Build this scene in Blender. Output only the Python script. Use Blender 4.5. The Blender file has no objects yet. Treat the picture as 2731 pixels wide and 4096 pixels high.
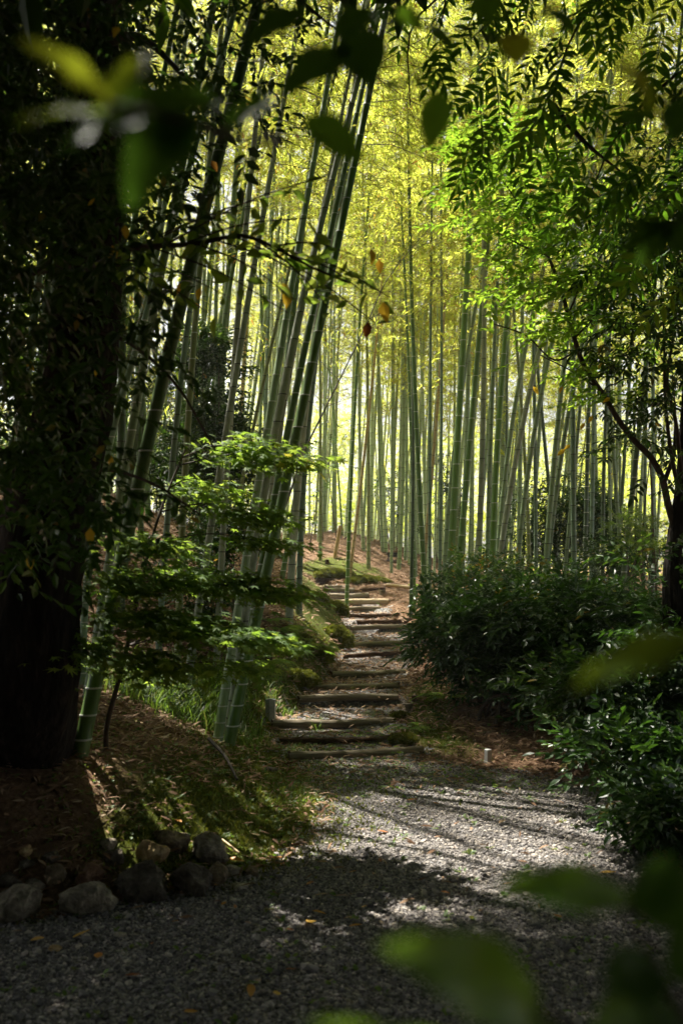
import bpy, math, random
import numpy as np
from mathutils import Vector, Matrix

rng = np.random.default_rng(11)
random.seed(11)
S = bpy.context.scene
col = S.collection

# ------------------------------------------------------------------ camera, world, sun, exposure
CAM = np.array([0.0, 0.0, 1.55])
PITCH = math.radians(3.05)
FPX = 35.0 / 24.0 * 2731.0
cam_d = bpy.data.cameras.new('camera')
cam = bpy.data.objects.new('camera', cam_d)
col.objects.link(cam)
cam.location = CAM
cam.rotation_euler = (math.pi / 2 + PITCH, 0, 0)
cam_d.sensor_fit = 'HORIZONTAL'
cam_d.sensor_width = 24.0
cam_d.lens = 35.0
cam_d.clip_start = 0.05
cam_d.clip_end = 1500
cam_d.dof.use_dof = True
cam_d.dof.focus_distance = 9.5
cam_d.dof.aperture_fstop = 2.8
S.camera = cam

SUN_EL = math.radians(58)
SUN_AZ = math.radians(-34)         # from +Y towards +X: high, over the hillside
SUN = np.array([math.sin(SUN_AZ) * math.cos(SUN_EL), math.cos(SUN_AZ) * math.cos(SUN_EL), math.sin(SUN_EL)])
world = bpy.data.worlds.new('World')
S.world = world
world.use_nodes = True
wn = world.node_tree.nodes
sky = wn.new('ShaderNodeTexSky')
sky.sky_type = 'NISHITA'
sky.sun_disc = False
sky.sun_elevation = SUN_EL
sky.sun_rotation = SUN_AZ
sky.dust_density = 4.0
sky.air_density = 1.0
haze_tint = wn.new('ShaderNodeHueSaturation')       # thin summer haze: the blue is washed out
haze_tint.inputs['Saturation'].default_value = .45
world.node_tree.links.new(sky.outputs[0], haze_tint.inputs['Color'])
world.node_tree.links.new(haze_tint.outputs[0], wn['Background'].inputs[0])
wn['Background'].inputs[1].default_value = 0.05
sun_d = bpy.data.lights.new('sun', 'SUN')
sun_d.energy = 5.0
sun_d.angle = math.radians(0.55)
sun_d.color = (1.0, 0.94, 0.84)
sun = bpy.data.objects.new('sun', sun_d)
col.objects.link(sun)
sun.rotation_euler = Vector(-SUN).to_track_quat('-Z', 'Y').to_euler()
S.view_settings.view_transform = 'Standard'
S.view_settings.look = 'None'
S.view_settings.gamma = 1.0
S.view_settings.exposure = 2.25
S.render.film_transparent = False
S.cycles.max_bounces = 7
S.cycles.diffuse_bounces = 4
S.cycles.glossy_bounces = 2
S.cycles.transmission_bounces = 5
S.cycles.transparent_max_bounces = 4
S.cycles.sample_clamp_indirect = 4.0
S.cycles.use_denoising = True

# ------------------------------------------------------------------ projection helpers
FWD = np.array([0, math.cos(PITCH), math.sin(PITCH)])
UPV = np.array([0, -math.sin(PITCH), math.cos(PITCH)])


def P(px, py, d):
    px = np.asarray(px, float); py = np.asarray(py, float); d = np.asarray(d, float)
    a = (px - 1365.5) / FPX; b = (2048 - py) / FPX
    return CAM + d[..., None] * (FWD + a[..., None] * np.array([1.0, 0, 0]) + b[..., None] * UPV)


def proj(p):
    q = np.asarray(p, float) - CAM
    d = q @ FWD
    d = np.where(np.abs(d) < 1e-6, 1e-6, d)
    return 1365.5 + FPX * q[..., 0] / d, 2048 - FPX * (q @ UPV) / d, d


def sstep(a, b, x):
    t = np.clip((x - a) / (b - a), 0, 1)
    return t * t * (3 - 2 * t)


# ------------------------------------------------------------------ terrain
def x_left(y):
    return np.interp(y, [-3, 2, 4.0, 4.3, 4.6, 4.71, 4.98, 5.23, 5.77, 6.57, 7.35, 7.9, 8.4, 8.8, 10.1, 10.8, 11.5, 13.7, 17.2, 19.6, 21.5, 23, 26, 40],
                     [-3.2, -2.3, -1.7, -1.47, -1.17, -.82, -.58, -.37, -.17, -.08, -.21, -.42, -.52, -.6, -.43, -.32, -.11, .02, .14, -.14, -.35, -.72, -1.4, -2])


def x_right(y):
    return np.interp(y, [-3, 3, 4.8, 5.4, 6.7, 7.3, 7.7, 8.0, 8.8, 10.1, 11.5, 13.7, 17.2, 19.6, 21.5, 23, 24],
                     [2.6, 1.9, 1.66, 1.72, 1.83, 1.55, .95, .66, .5, .6, .78, 1.07, 1.22, .94, .3, -.3, -.7])


def base_z(y):
    return np.interp(y, [-50, 8, 8.8, 10, 12, 14, 17, 19, 21, 23, 26, 29, 33, 45, 100, 500],
                     [0, 0, .1, .2, .28, .34, .42, .62, .9, 1.16, 1.85, 2.45, 2.3, 1.4, 0.5, -2])


def wob(x, y):
    return (np.sin(x * 3.1 + 1.3 * np.sin(y * 1.7)) * np.cos(y * 2.3 + .7 * np.sin(x * 2.1)) * .025
            + np.sin(x * 9.3 + y * 4.1) * np.sin(y * 8.7 - x * 3.3) * .01)


def bank_z(x, y):
    xl = x_left(y); xr = x_right(y)
    s = np.minimum(np.maximum(0, xl - x), 9)
    k = np.interp(y, [-5, 5, 8, 12, 16, 19, 26, 40], [.07, .08, .10, .30, .465, .42, .12, .03])
    soft = sstep(9.6, 8.4, y)            # near the clearing the bank starts gently, further on it is cut steep
    rise = (1 - np.exp(-(s / 1.05) ** 2)) * soft + (1 - np.exp(-s / .6)) * (1 - soft)
    left = .45 * rise * sstep(30, 20, y) + k * s
    s2 = np.maximum(0, x - xr)
    right = (.10 * (1 - np.exp(-s2 / .5)) + .012 * np.minimum(s2, 8)) * sstep(2, 6, y)
    drop = np.clip((x - .1) * .32, 0, 1.4) * sstep(20, 27, y) * sstep(60, 33, y)
    out = np.maximum(s, s2)
    return left + right - drop + wob(x, y) * (.25 + np.minimum(out * 3, 1.2))


def smooth_z(x, y):
    return base_z(y) + bank_z(x, y)


def hit(px, py):
    d = 2.5
    prev = None
    while d < 60:
        p = P(px, py, d)
        h = p[2] - float(smooth_z(p[0], p[1]))
        if h < 0:
            if prev is None:
                return p
            d0, h0 = prev
            for _ in range(12):
                dm = (d0 + d) / 2
                pm = P(px, py, dm)
                if pm[2] - float(smooth_z(pm[0], pm[1])) < 0:
                    d = dm
                else:
                    d0 = dm
            return P(px, py, d)
        prev = (d, h)
        d += .05
    return P(px, py, 30)


# the log steps: (x0, y0, x1, y1, thickness) in photograph pixels, found on the ground by casting rays
LOGS = [
    (1153, 3040, 1692, 3008, 34, 'weathered', 'long pale log edging the lowest step beside the gravel clearing'),
    (1117, 2968, 1566, 2955, 22, 'rotten', 'dark rotten split log, second step up from the gravel'),
    (1086, 2900, 1571, 2892, 31, 'weathered', 'sunlit thick grey log on the third step, beside the hexagonal concrete post'),
    (1196, 2801, 1592, 2795, 25, 'weathered', 'olive grey log at the far end of the widest gravel tread'),
    (1247, 2752, 1594, 2746, 23, 'mossy', 'smooth brown log where the path starts to bend'),
    (1326, 2704, 1630, 2692, 25, 'mossy', 'greenish log with a dark sawn end, halfway up the steps'),
    (1377, 2626, 1675, 2612, 14, 'rotten', 'thin half buried log just below the mossy boulder corner'),
    (1388, 2588, 1660, 2573, 25, 'mossy', 'broad dark log between the mossy bank and the camellia hedge'),
    (1403, 2518, 1650, 2510, 17, 'weathered', 'pale cracked log at the foot of the curved green bamboo'),
    (1428, 2490, 1646, 2480, 16, 'rotten', 'split brown log level with the foot of the dark straight bamboo'),
    (1395, 2463, 1597, 2458, 13, 'rotten', 'narrow broken log just above the split brown one'),
    (1383, 2441, 1520, 2436, 14, 'weathered', 'short log starting behind the green bamboo that stands on the path'),
    (1337, 2414, 1556, 2410, 21, 'pale', 'bright sunlit log crossing behind the green bamboo that stands on the path'),
    (1316, 2388, 1474, 2384, 19, 'weathered', 'cracked grey log directly above the bright sunlit one'),
    (1301, 2367, 1416, 2365, 16, 'weathered', 'short thick log near the top where the steps turn'),
    (1301, 2352, 1368, 2349, 13, 'weathered', 'small log end below the moss mound at the top of the steps'),
    (1238, 2327, 1308, 2332, 13, 'pale', 'topmost log, slanting into the bank under the moss mound'),
]
LOG_PTS = []
for (a, b, c, d_, t, *_r) in LOGS:
    LOG_PTS.append((hit(a, b), hit(c, d_)))
log_y = sorted((p0[1] + p1[1]) / 2 for p0, p1 in LOG_PTS)
print('log depths', [round(v, 2) for v in log_y])
STEP_Y = np.array(log_y)
STEP_Z = base_z(STEP_Y + .12)


def ground_z(x, y):
    x = np.asarray(x, float); y = np.asarray(y, float)
    z = smooth_z(x, y)
    # treads: flat between two logs, only on the path itself
    mask = sstep(.12, 0.0, np.maximum(x_left(y) - x, x - x_right(y))) * (y > 7.6) * (y < 23.3)
    i = np.searchsorted(STEP_Y, y) - 1
    zs = np.where(i >= 0, STEP_Z[np.clip(i, 0, len(STEP_Z) - 1)], 0.0)
    return z * (1 - mask) + mask * (zs + wob(x, y) * .25)


# places kept sunlit: gaps are cut in the leaves towards the sun: (centre, rx, ry, chance)
def g3(px, py, up=0.0):
    p = hit(px, py)
    return np.array([p[0], p[1], p[2] + up])


GAPS = [
    (np.array([.84, 5.72, .0]), .76, .50, 1.0), (np.array([.25, 5.75, .0]), .2, .16, .5),
    (np.array([1.45, 5.75, .0]), .22, .18, .7),
    (g3(1250, 2870), .42, .36, 1.0), (g3(1480, 2400), 1.2, 2.6, 1.0), (g3(1500, 2260), 2.8, 2.8, .95),
    (P(1030, 2550, 5.3), .36, .30, 1.0), (P(1000, 1800, 6.1), .5, .45, 1), (P(1000, 2330, 5.8), .4, .3, .8), (g3(570, 2760), .55, .35, .85), (g3(1320, 3260), .30, .3, .9),
    (g3(430, 2080), 1.2, 1.2, .6), (P(1230, 1000, 3.75), .35, .25, .8),
    (P(2150, 900, 8.3), 1.3, 1.2, .95), (P(2420, 650, 7.0), 1.2, 1.1, .85), (P(330, 330, .6), .12, .08, .5), (P(1120, 1650, 8.0), .35, .4, .75), (P(1280, 1200, 8.6), .45, .5, .85), (P(2480, 2640, .53), .06, .05, .25), (P(2200, 3560, .49), .08, .05, .25), (P(1750, 3720, .45), .10, .08, .45), (g3(780, 3440), .65, .35, .8), (P(2250, 1300, 8.3), .6, .6, .7),
    (g3(1290, 2520), .45, 1.0, .9), (g3(1210, 2680), .35, .4, .6),
]


def sun_gap(p, pad=.06, only=None):
    """True for the points that would shade one of the sunlit places."""
    out = np.zeros(len(p), bool)
    for c, rx, ry, pr in (GAPS if only is None else [GAPS[k] for k in only]):
        t = (p[:, 2] - c[2]) / SUN[2]
        q = p[:, :2] - SUN[None, :2] * t[:, None]
        r = np.hypot((q[:, 0] - c[0]) / (rx + pad), (q[:, 1] - c[1]) / (ry + pad))
        chance = pr * sstep(1.2, .9, r) * (t > .05)
        out |= rng.random(len(p)) < chance
    return out


# ------------------------------------------------------------------ mesh helpers
class MB:
    """collects vertex and face arrays and links them as one mesh"""

    def __init__(self):
        self.v = []; self.f = []; self.m = []; self.r = []; self.n = 0; self.s = []

    def add(self, V, F, mat=0, rnd=0.5, smooth=True):
        V = np.asarray(V, float).reshape(-1, 3); F = np.asarray(F, int)
        self.v.append(V)
        self.f.append(F + self.n)
        self.m.append(np.full(len(F), mat) if np.isscalar(mat) else np.asarray(mat))
        self.r.append(np.full(len(V), rnd) if np.isscalar(rnd) else np.asarray(rnd))
        self.s.append(np.full(len(F), smooth))
        self.n += len(V)

    def mesh(self, name, mats):
        me = bpy.data.meshes.new(name)
        if self.n:
            V = np.concatenate(self.v)
            tot = np.concatenate([np.full(len(F), F.shape[1]) for F in self.f]).astype(np.int32)
            loops = np.concatenate([F.reshape(-1) for F in self.f]).astype(np.int32)
            start = np.concatenate([[0], np.cumsum(tot)[:-1]]).astype(np.int32)
            me.vertices.add(len(V)); me.loops.add(len(loops)); me.polygons.add(len(tot))
            me.vertices.foreach_set('co', V.astype(np.float32).reshape(-1))
            me.loops.foreach_set('vertex_index', loops)
            me.polygons.foreach_set('loop_start', start)
            me.polygons.foreach_set('loop_total', tot)
            me.polygons.foreach_set('material_index', np.concatenate(self.m).astype(np.int32))
            me.polygons.foreach_set('use_smooth', np.concatenate(self.s))
            at = me.attributes.new('rnd', 'FLOAT', 'POINT')
            at.data.foreach_set('value', np.concatenate(self.r).astype(np.float32))
            me.update(calc_edges=True)
            me.validate()
        for m in (mats if isinstance(mats, (list, tuple)) else [mats]):
            me.materials.append(m)
        return me

    def build(self, name, mats, parent=None):
        o = bpy.data.objects.new(name, self.mesh(name, mats))
        col.objects.link(o)
        if parent is not None:
            o.parent = parent
        return o


def tag(o, label=None, cat=None, group=None, kind=None):
    if label: o['label'] = label
    if cat: o['category'] = cat
    if group: o['group'] = group
    if kind: o['kind'] = kind
    return o


def thing(name, label, cat, loc=(0, 0, 0), group=None):
    o = bpy.data.objects.new(name, None)
    o.empty_display_size = .1
    col.objects.link(o)
    o.location = tuple(float(v) for v in loc)
    return tag(o, label, cat, group)


def norm(v):
    v = np.asarray(v, float)
    return v / np.maximum(np.linalg.norm(v, axis=-1, keepdims=True), 1e-9)


def frames(D, N):
    """rotation matrices with local +Y along D and local +Z near N"""
    D = norm(D)
    X = norm(np.cross(D, N))
    Z = np.cross(X, D)
    return np.stack([X, D, Z], axis=-1)


def scatter(mb, tv, tf, pos, R, sc, rnd, mat=0, trnd=None, smooth=False):
    M = len(pos)
    if M == 0:
        return
    sc = np.broadcast_to(np.asarray(sc, float), (M,))
    V = pos[:, None, :] + sc[:, None, None] * np.einsum('mij,nj->mni', R, tv)
    F = tf[None] + (np.arange(M) * len(tv))[:, None, None]
    r = np.repeat(np.asarray(rnd)[:, None], len(tv), 1)
    if trnd is not None:
        r = np.clip(r + trnd[None], 0, 1)
    mb.add(V.reshape(-1, 3), F.reshape(-1, tf.shape[1]), mat, r.reshape(-1), smooth)


def tube(mb, pts, rad, sides=6, mat=0, rnd=.5, cap=True):
    pts = np.asarray(pts, float); n = len(pts)
    rad = np.broadcast_to(np.asarray(rad, float), (n,))
    T = norm(np.gradient(pts, axis=0))
    ref = np.array([0.13, .31, .94]) if abs(T[0, 2]) < .85 else np.array([.94, .31, .13])
    A = norm(np.cross(T, ref)); B = np.cross(T, A)
    a = np.arange(sides) / sides * 2 * math.pi
    V = pts[:, None] + rad[:, None, None] * (np.cos(a)[None, :, None] * A[:, None] + np.sin(a)[None, :, None] * B[:, None])
    i = np.arange(n - 1)[:, None] * sides; j = np.arange(sides)[None]; k = (j + 1) % sides
    F = np.stack([i + j, i + k, i + sides + k, i + sides + j], -1).reshape(-1, 4)
    mb.add(V.reshape(-1, 3), F, mat, rnd)
    if cap:
        for e in (0, n - 1):
            mb.add(np.concatenate([V[e], pts[e:e + 1]]), np.stack([np.arange(sides), (np.arange(sides) + 1) % sides, np.full(sides, sides)], -1), mat, rnd, False)


def spline(pts, n):
    pts = np.asarray(pts, float)
    d = np.concatenate([[0], np.cumsum(np.linalg.norm(np.diff(pts, axis=0), axis=1))])
    t = np.linspace(0, d[-1], n)
    m = np.gradient(pts, d, axis=0)
    i = np.clip(np.searchsorted(d, t, side='right') - 1, 0, len(d) - 2)
    h = (d[i + 1] - d[i])[:, None]; u = ((t - d[i])[:, None]) / h
    return ((2 * u**3 - 3 * u**2 + 1) * pts[i] + (u**3 - 2 * u**2 + u) * h * m[i] + (-2 * u**3 + 3 * u**2) * pts[i + 1] + (u**3 - u**2) * h * m[i + 1])


# ------------------------------------------------------------------ materials
def newmat(name):
    m = bpy.data.materials.new(name)
    m.use_nodes = True
    nt = m.node_tree
    return m, nt, nt.nodes, nt.links, nt.nodes['Principled BSDF'], nt.nodes['Material Output']


def ramp(nt, stops):
    r = nt.nodes.new('ShaderNodeValToRGB')
    e = r.color_ramp.elements
    while len(e) < len(stops):
        e.new(.5)
    for k, (p, c) in enumerate(stops):
        e[k].position = p
        e[k].color = (*c, 1)
    return r


def leafmat(name, stops, trans, rough=.45, tmix=.4, spec=.5):
    m, nt, N, L, b, out = newmat(name)
    at = N.new('ShaderNodeAttribute'); at.attribute_name = 'rnd'
    r = ramp(nt, stops); L.new(at.outputs['Fac'], r.inputs[0])
    L.new(r.outputs[0], b.inputs['Base Color'])
    b.inputs['Roughness'].default_value = rough
    b.inputs['Specular IOR Level'].default_value = spec
    tr = N.new('ShaderNodeBsdfTranslucent')
    r2 = ramp(nt, trans); L.new(at.outputs['Fac'], r2.inputs[0])
    L.new(r2.outputs[0], tr.inputs[0])
    mx = N.new('ShaderNodeMixShader'); mx.inputs[0].default_value = tmix
    L.new(b.outputs[0], mx.inputs[1]); L.new(tr.outputs[0], mx.inputs[2])
    L.new(mx.outputs[0], out.inputs[0])
    return m


def noisemat(name, stops, scale=(1, 1, 1), nscale=8, detail=6, rough=.8, bump=.3, bscale=40, spec=.3, bdist=.01, coord='Object'):
    m, nt, N, L, b, out = newmat(name)
    tc = N.new('ShaderNodeTexCoord'); mp = N.new('ShaderNodeMapping')
    mp.inputs['Scale'].default_value = scale
    L.new(tc.outputs[coord], mp.inputs[0])
    n1 = N.new('ShaderNodeTexNoise'); n1.inputs['Scale'].default_value = nscale; n1.inputs['Detail'].default_value = detail
    n1.inputs['Roughness'].default_value = .65
    L.new(mp.outputs[0], n1.inputs['Vector'])
    r = ramp(nt, stops); L.new(n1.outputs[0], r.inputs[0])
    L.new(r.outputs[0], b.inputs['Base Color'])
    b.inputs['Roughness'].default_value = rough
    b.inputs['Specular IOR Level'].default_value = spec
    n2 = N.new('ShaderNodeTexNoise'); n2.inputs['Scale'].default_value = bscale; n2.inputs['Detail'].default_value = 5
    L.new(mp.outputs[0], n2.inputs['Vector'])
    bp = N.new('ShaderNodeBump'); bp.inputs['Strength'].default_value = bump; bp.inputs['Distance'].default_value = bdist
    L.new(n2.outputs[0], bp.inputs['Height']); L.new(bp.outputs[0], b.inputs['Normal'])
    return m


def culmmat(name, c0, c1, c2, mottle=.4, rough=.42):
    """bamboo skin: fine vertical streaks plus mottled bloom"""
    m, nt, N, L, b, out = newmat(name)
    tc = N.new('ShaderNodeTexCoord')
    mp = N.new('ShaderNodeMapping'); mp.inputs['Scale'].default_value = (60, 60, 1.2)
    L.new(tc.outputs['Object'], mp.inputs[0])
    n1 = N.new('ShaderNodeTexNoise'); n1.inputs['Scale'].default_value = 1.5; n1.inputs['Detail'].default_value = 4
    L.new(mp.outputs[0], n1.inputs['Vector'])
    r = ramp(nt, [(.3, c0), (.7, c1)]); L.new(n1.outputs[0], r.inputs[0])
    n2 = N.new('ShaderNodeTexNoise'); n2.inputs['Scale'].default_value = 7; n2.inputs['Detail'].default_value = 8; n2.inputs['Roughness'].default_value = .7
    mp2 = N.new('ShaderNodeMapping'); mp2.inputs['Scale'].default_value = (2.5, 2.5, .7)
    L.new(tc.outputs['Object'], mp2.inputs[0]); L.new(mp2.outputs[0], n2.inputs['Vector'])
    r2 = ramp(nt, [(.45, (0, 0, 0)), (.68, (mottle, mottle, mottle))]); L.new(n2.outputs[0], r2.inputs[0])
    mx = N.new('ShaderNodeMixRGB'); mx.inputs[2].default_value = (*c2, 1)
    L.new(r2.outputs[0], mx.inputs[0]); L.new(r.outputs[0], mx.inputs[1])
    oi = N.new('ShaderNodeObjectInfo'); hs = N.new('ShaderNodeHueSaturation')
    mr = N.new('ShaderNodeMapRange'); mr.inputs[3].default_value = .8; mr.inputs[4].default_value = 1.2
    L.new(oi.outputs['Random'], mr.inputs[0]); L.new(mr.outputs[0], hs.inputs['Value'])
    L.new(mx.outputs[0], hs.inputs['Color'])
    L.new(hs.outputs[0], b.inputs['Base Color'])
    b.inputs['Roughness'].default_value = rough
    b.inputs['Specular IOR Level'].default_value = .4
    bp = N.new('ShaderNodeBump'); bp.inputs['Strength'].default_value = .12; bp.inputs['Distance'].default_value = .004
    L.new(n1.outputs[0], bp.inputs['Height']); L.new(bp.outputs[0], b.inputs['Normal'])
    return m


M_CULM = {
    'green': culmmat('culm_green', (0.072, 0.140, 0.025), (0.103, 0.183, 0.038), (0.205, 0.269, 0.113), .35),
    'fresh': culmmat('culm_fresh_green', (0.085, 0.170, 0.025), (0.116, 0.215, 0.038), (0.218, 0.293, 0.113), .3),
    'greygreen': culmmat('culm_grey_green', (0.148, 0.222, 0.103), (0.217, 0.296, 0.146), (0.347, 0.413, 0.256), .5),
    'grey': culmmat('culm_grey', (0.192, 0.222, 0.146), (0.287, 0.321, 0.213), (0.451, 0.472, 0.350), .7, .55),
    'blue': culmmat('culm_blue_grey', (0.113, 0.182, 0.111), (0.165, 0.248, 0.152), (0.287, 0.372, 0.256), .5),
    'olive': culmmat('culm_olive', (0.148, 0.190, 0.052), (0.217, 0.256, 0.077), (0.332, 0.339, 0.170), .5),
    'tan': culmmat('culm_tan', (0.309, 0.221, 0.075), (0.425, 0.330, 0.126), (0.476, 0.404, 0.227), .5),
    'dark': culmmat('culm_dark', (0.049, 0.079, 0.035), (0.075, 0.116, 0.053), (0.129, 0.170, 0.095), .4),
    'pale': culmmat('culm_pale', (0.278, 0.387, 0.189), (0.382, 0.486, 0.256), (0.500, 0.500, 0.400), .5),  # paleness stands in for haze and light on the far culms
}
M_RINGW = noisemat('node_bloom', [(.3, (.45, .47, .40)), (.7, (.60, .61, .55))], nscale=30, rough=.7, bump=.1)
M_RINGD = noisemat('node_scar', [(.3, (.035, .035, .028)), (.7, (.07, .065, .05))], nscale=30, rough=.7, bump=.1)
M_BLEAF = leafmat('bamboo_leaf', [(0, (.075, .135, .012)), (.5, (.115, .165, .018)), (.88, (.18, .19, .025)), (.96, (.28, .17, .04)), (1, (.25, .11, .03))],
                  [(0, (.50, .66, .06)), (.5, (.74, .80, .11)), (.88, (.88, .82, .15)), (.96, (.62, .40, .05)), (1, (.5, .25, .04))], .4, .62)
M_TWIG = noisemat('twig_bark', [(.3, (.04, .03, .018)), (.7, (.09, .07, .04))], nscale=20)
M_BTWIG = noisemat('bamboo_twig', [(.3, (.12, .13, .04)), (.7, (.20, .18, .07))], nscale=20)
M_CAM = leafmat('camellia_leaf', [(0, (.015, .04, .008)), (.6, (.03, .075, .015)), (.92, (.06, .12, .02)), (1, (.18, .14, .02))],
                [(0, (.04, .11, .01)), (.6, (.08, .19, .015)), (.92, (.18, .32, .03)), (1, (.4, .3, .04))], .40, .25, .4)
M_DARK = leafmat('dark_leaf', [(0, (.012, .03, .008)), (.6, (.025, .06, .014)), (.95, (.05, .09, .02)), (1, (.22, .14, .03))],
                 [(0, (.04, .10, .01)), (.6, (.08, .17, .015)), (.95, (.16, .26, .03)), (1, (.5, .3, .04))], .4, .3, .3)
M_NEAR = leafmat('near_leaf', [(0, (.02, .045, .012)), (.3, (.03, .08, .015)), (.6, (.07, .17, .02)), (1, (.17, .20, .025))], [(0, (.06, .14, .015)), (.3, (.14, .30, .02)), (.6, (.28, .55, .03)), (1, (.6, .62, .03))], .5, .5, .25)  # bright end of the ramp stands in for light on the leaves
M_SHINE = leafmat('shining_leaf', [(0, (.04, .10, .02)), (1, (.10, .20, .04))], [(0, (.2, .42, .03)), (1, (.4, .65, .05))], .35, .45, .6)  # glossier near leaf, also coloured lighter for the light it misses
M_MAPLE = leafmat('maple_leaf', [(0, (.055, .12, .02)), (.6, (.09, .165, .03)), (.92, (.15, .21, .035)), (1, (.26, .27, .045))],
                  [(0, (.18, .32, .03)), (.6, (.32, .46, .05)), (.92, (.48, .58, .08)), (1, (.6, .55, .06))], .6, .5, .18)
M_ELM = leafmat('bright_leaf', [(0, (.055, .115, .014)), (.6, (.085, .16, .022)), (.95, (.14, .21, .035)), (1, (.25, .25, .04))],
                [(0, (.22, .42, .025)), (.6, (.36, .56, .04)), (.95, (.5, .64, .06)), (1, (.6, .5, .06))], .55, .55, .18)
M_PINN = leafmat('pinnate_leaf', [(0, (.02, .055, .01)), (.6, (.04, .10, .015)), (1, (.08, .14, .02))],
                 [(0, (.08, .22, .012)), (.6, (.18, .38, .02)), (1, (.36, .5, .04))], .45, .5, .3)
M_FINE = leafmat('fine_leaf', [(0, (.05, .10, .015)), (.6, (.08, .14, .02)), (1, (.14, .18, .03))],
                 [(0, (.12, .22, .02)), (.6, (.22, .32, .03)), (1, (.35, .4, .05))], .5, .4)
M_YELLOW = leafmat('yellow_leaf', [(0, (.55, .30, .02)), (.6, (.66, .42, .03)), (1, (.45, .18, .02))],
                   [(0, (.8, .46, .03)), (.6, (.92, .62, .05)), (1, (.7, .28, .03))], .5, .45)
M_GRASS = leafmat('grass_blade', [(0, (.04, .10, .015)), (.6, (.09, .16, .025)), (1, (.22, .20, .06))],
                  [(0, (.12, .26, .02)), (.6, (.26, .40, .04)), (1, (.42, .38, .10))], .5, .4)
M_MOSSB = leafmat('moss_tip', [(0, (.07, .095, .01)), (.6, (.14, .15, .016)), (1, (.24, .22, .03))],
                  [(0, (.10, .14, .01)), (.6, (.20, .22, .02)), (1, (.30, .28, .04))], .7, .3)
M_LITTER = leafmat('dry_leaf', [(0, (.10, .05, .025)), (.4, (.24, .135, .075)), (.8, (.38, .25, .15)), (1, (.46, .36, .24))],
                   [(0, (.1, .05, .02)), (1, (.25, .16, .09))], .75, .12, .2)
M_FALL = leafmat('fallen_orange_leaf', [(0, (.26, .06, .015)), (.5, (.52, .20, .02)), (1, (.66, .38, .04))],
                 [(0, (.2, .04, .01)), (1, (.5, .3, .05))], .5, .2)
M_BARK = noisemat('rough_bark', [(.3, (.010, .008, .007)), (.55, (.022, .018, .014)), (.75, (.06, .045, .034))], (1, 1, .22), 22, 8, .9, 1.0, 26, .1, .04)
M_LIMB = noisemat('smooth_bark', [(.3, (.03, .02, .014)), (.7, (.085, .06, .045))], (1, 1, .6), 14, 6, .7, .4, 30)
M_SHOOT = noisemat('thin_bark', [(.3, (.05, .035, .025)), (.7, (.12, .09, .06))], (1, 1, 1), 20, 6, .7, .3, 30)
M_WOOD = {
    'weathered': noisemat('weathered_wood', [(.25, (.07, .055, .035)), (.5, (.20, .165, .11)), (.75, (.34, .29, .21))], (.6, 9, 9), 4, 8, .85, .6, 10, .2, .012),
    'rotten': noisemat('rotten_wood', [(.3, (.025, .016, .010)), (.55, (.10, .06, .035)), (.75, (.22, .14, .085))], (.8, 9, 9), 4, 8, .9, 1.0, 8, .1, .025),
    'mossy': noisemat('mossy_wood', [(.25, (.05, .045, .022)), (.5, (.14, .12, .06)), (.75, (.24, .20, .12))], (.6, 9, 9), 4, 8, .85, .6, 10, .2, .012),
    'pale': noisemat('pale_wood', [(.25, (.14, .10, .055)), (.5, (.32, .25, .15)), (.75, (.45, .37, .25))], (.6, 9, 9), 4, 8, .85, .6, 10, .2, .012),
}
M_POLE = noisemat('cut_bamboo', [(.3, (.34, .22, .09)), (.7, (.50, .36, .18))], (1, 1, 1), 12, 5, .55, .2, 30)
M_CONC = noisemat('concrete', [(.3, (.27, .29, .29)), (.7, (.44, .46, .46))], (1, 1, 1), 14, 8, .85, .3, 60, .2, .004)
M_WHITE = noisemat('painted_post', [(.3, (.42, .42, .40)), (.7, (.58, .58, .55))], (1, 1, 1), 10, 6, .6, .2, 40, .3, .003)
M_IRON = noisemat('black_iron', [(.3, (.012, .012, .013)), (.7, (.03, .03, .032))], (1, 1, 1), 20, 5, .45, .2, 60)
M_ROPE = noisemat('rope', [(.3, (.10, .06, .03)), (.7, (.20, .13, .07))], (1, 1, 1), 60, 3, .9, .5, 120)


def rockmat(name, a, b_, c):
    return noisemat(name, [(.3, a), (.55, b_), (.78, c)], (1, 1, 1), 13, 10, .9, 1.0, 26, .15, .05)


M_ROCK = {
    'grey': rockmat('grey_stone', (0.091, 0.078, 0.057), (0.304, 0.260, 0.190), (0.700, 0.604, 0.440)),
    'brown': rockmat('brown_stone', (0.091, 0.070, 0.048), (0.258, 0.197, 0.125), (0.518, 0.394, 0.249)),
    'tan': rockmat('tan_stone', (0.213, 0.141, 0.066), (0.518, 0.366, 0.178), (0.735, 0.632, 0.392)),
    'dark': rockmat('dark_stone', (0.038, 0.032, 0.024), (0.138, 0.115, 0.084), (0.380, 0.324, 0.238)),
    'pale': rockmat('pale_stone', (0.231, 0.204, 0.164), (0.473, 0.417, 0.328), (0.651, 0.582, 0.459)),
    'red': rockmat('reddish_stone', (0.084, 0.044, 0.025), (0.221, 0.126, 0.074), (0.420, 0.291, 0.189)),
}


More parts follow.
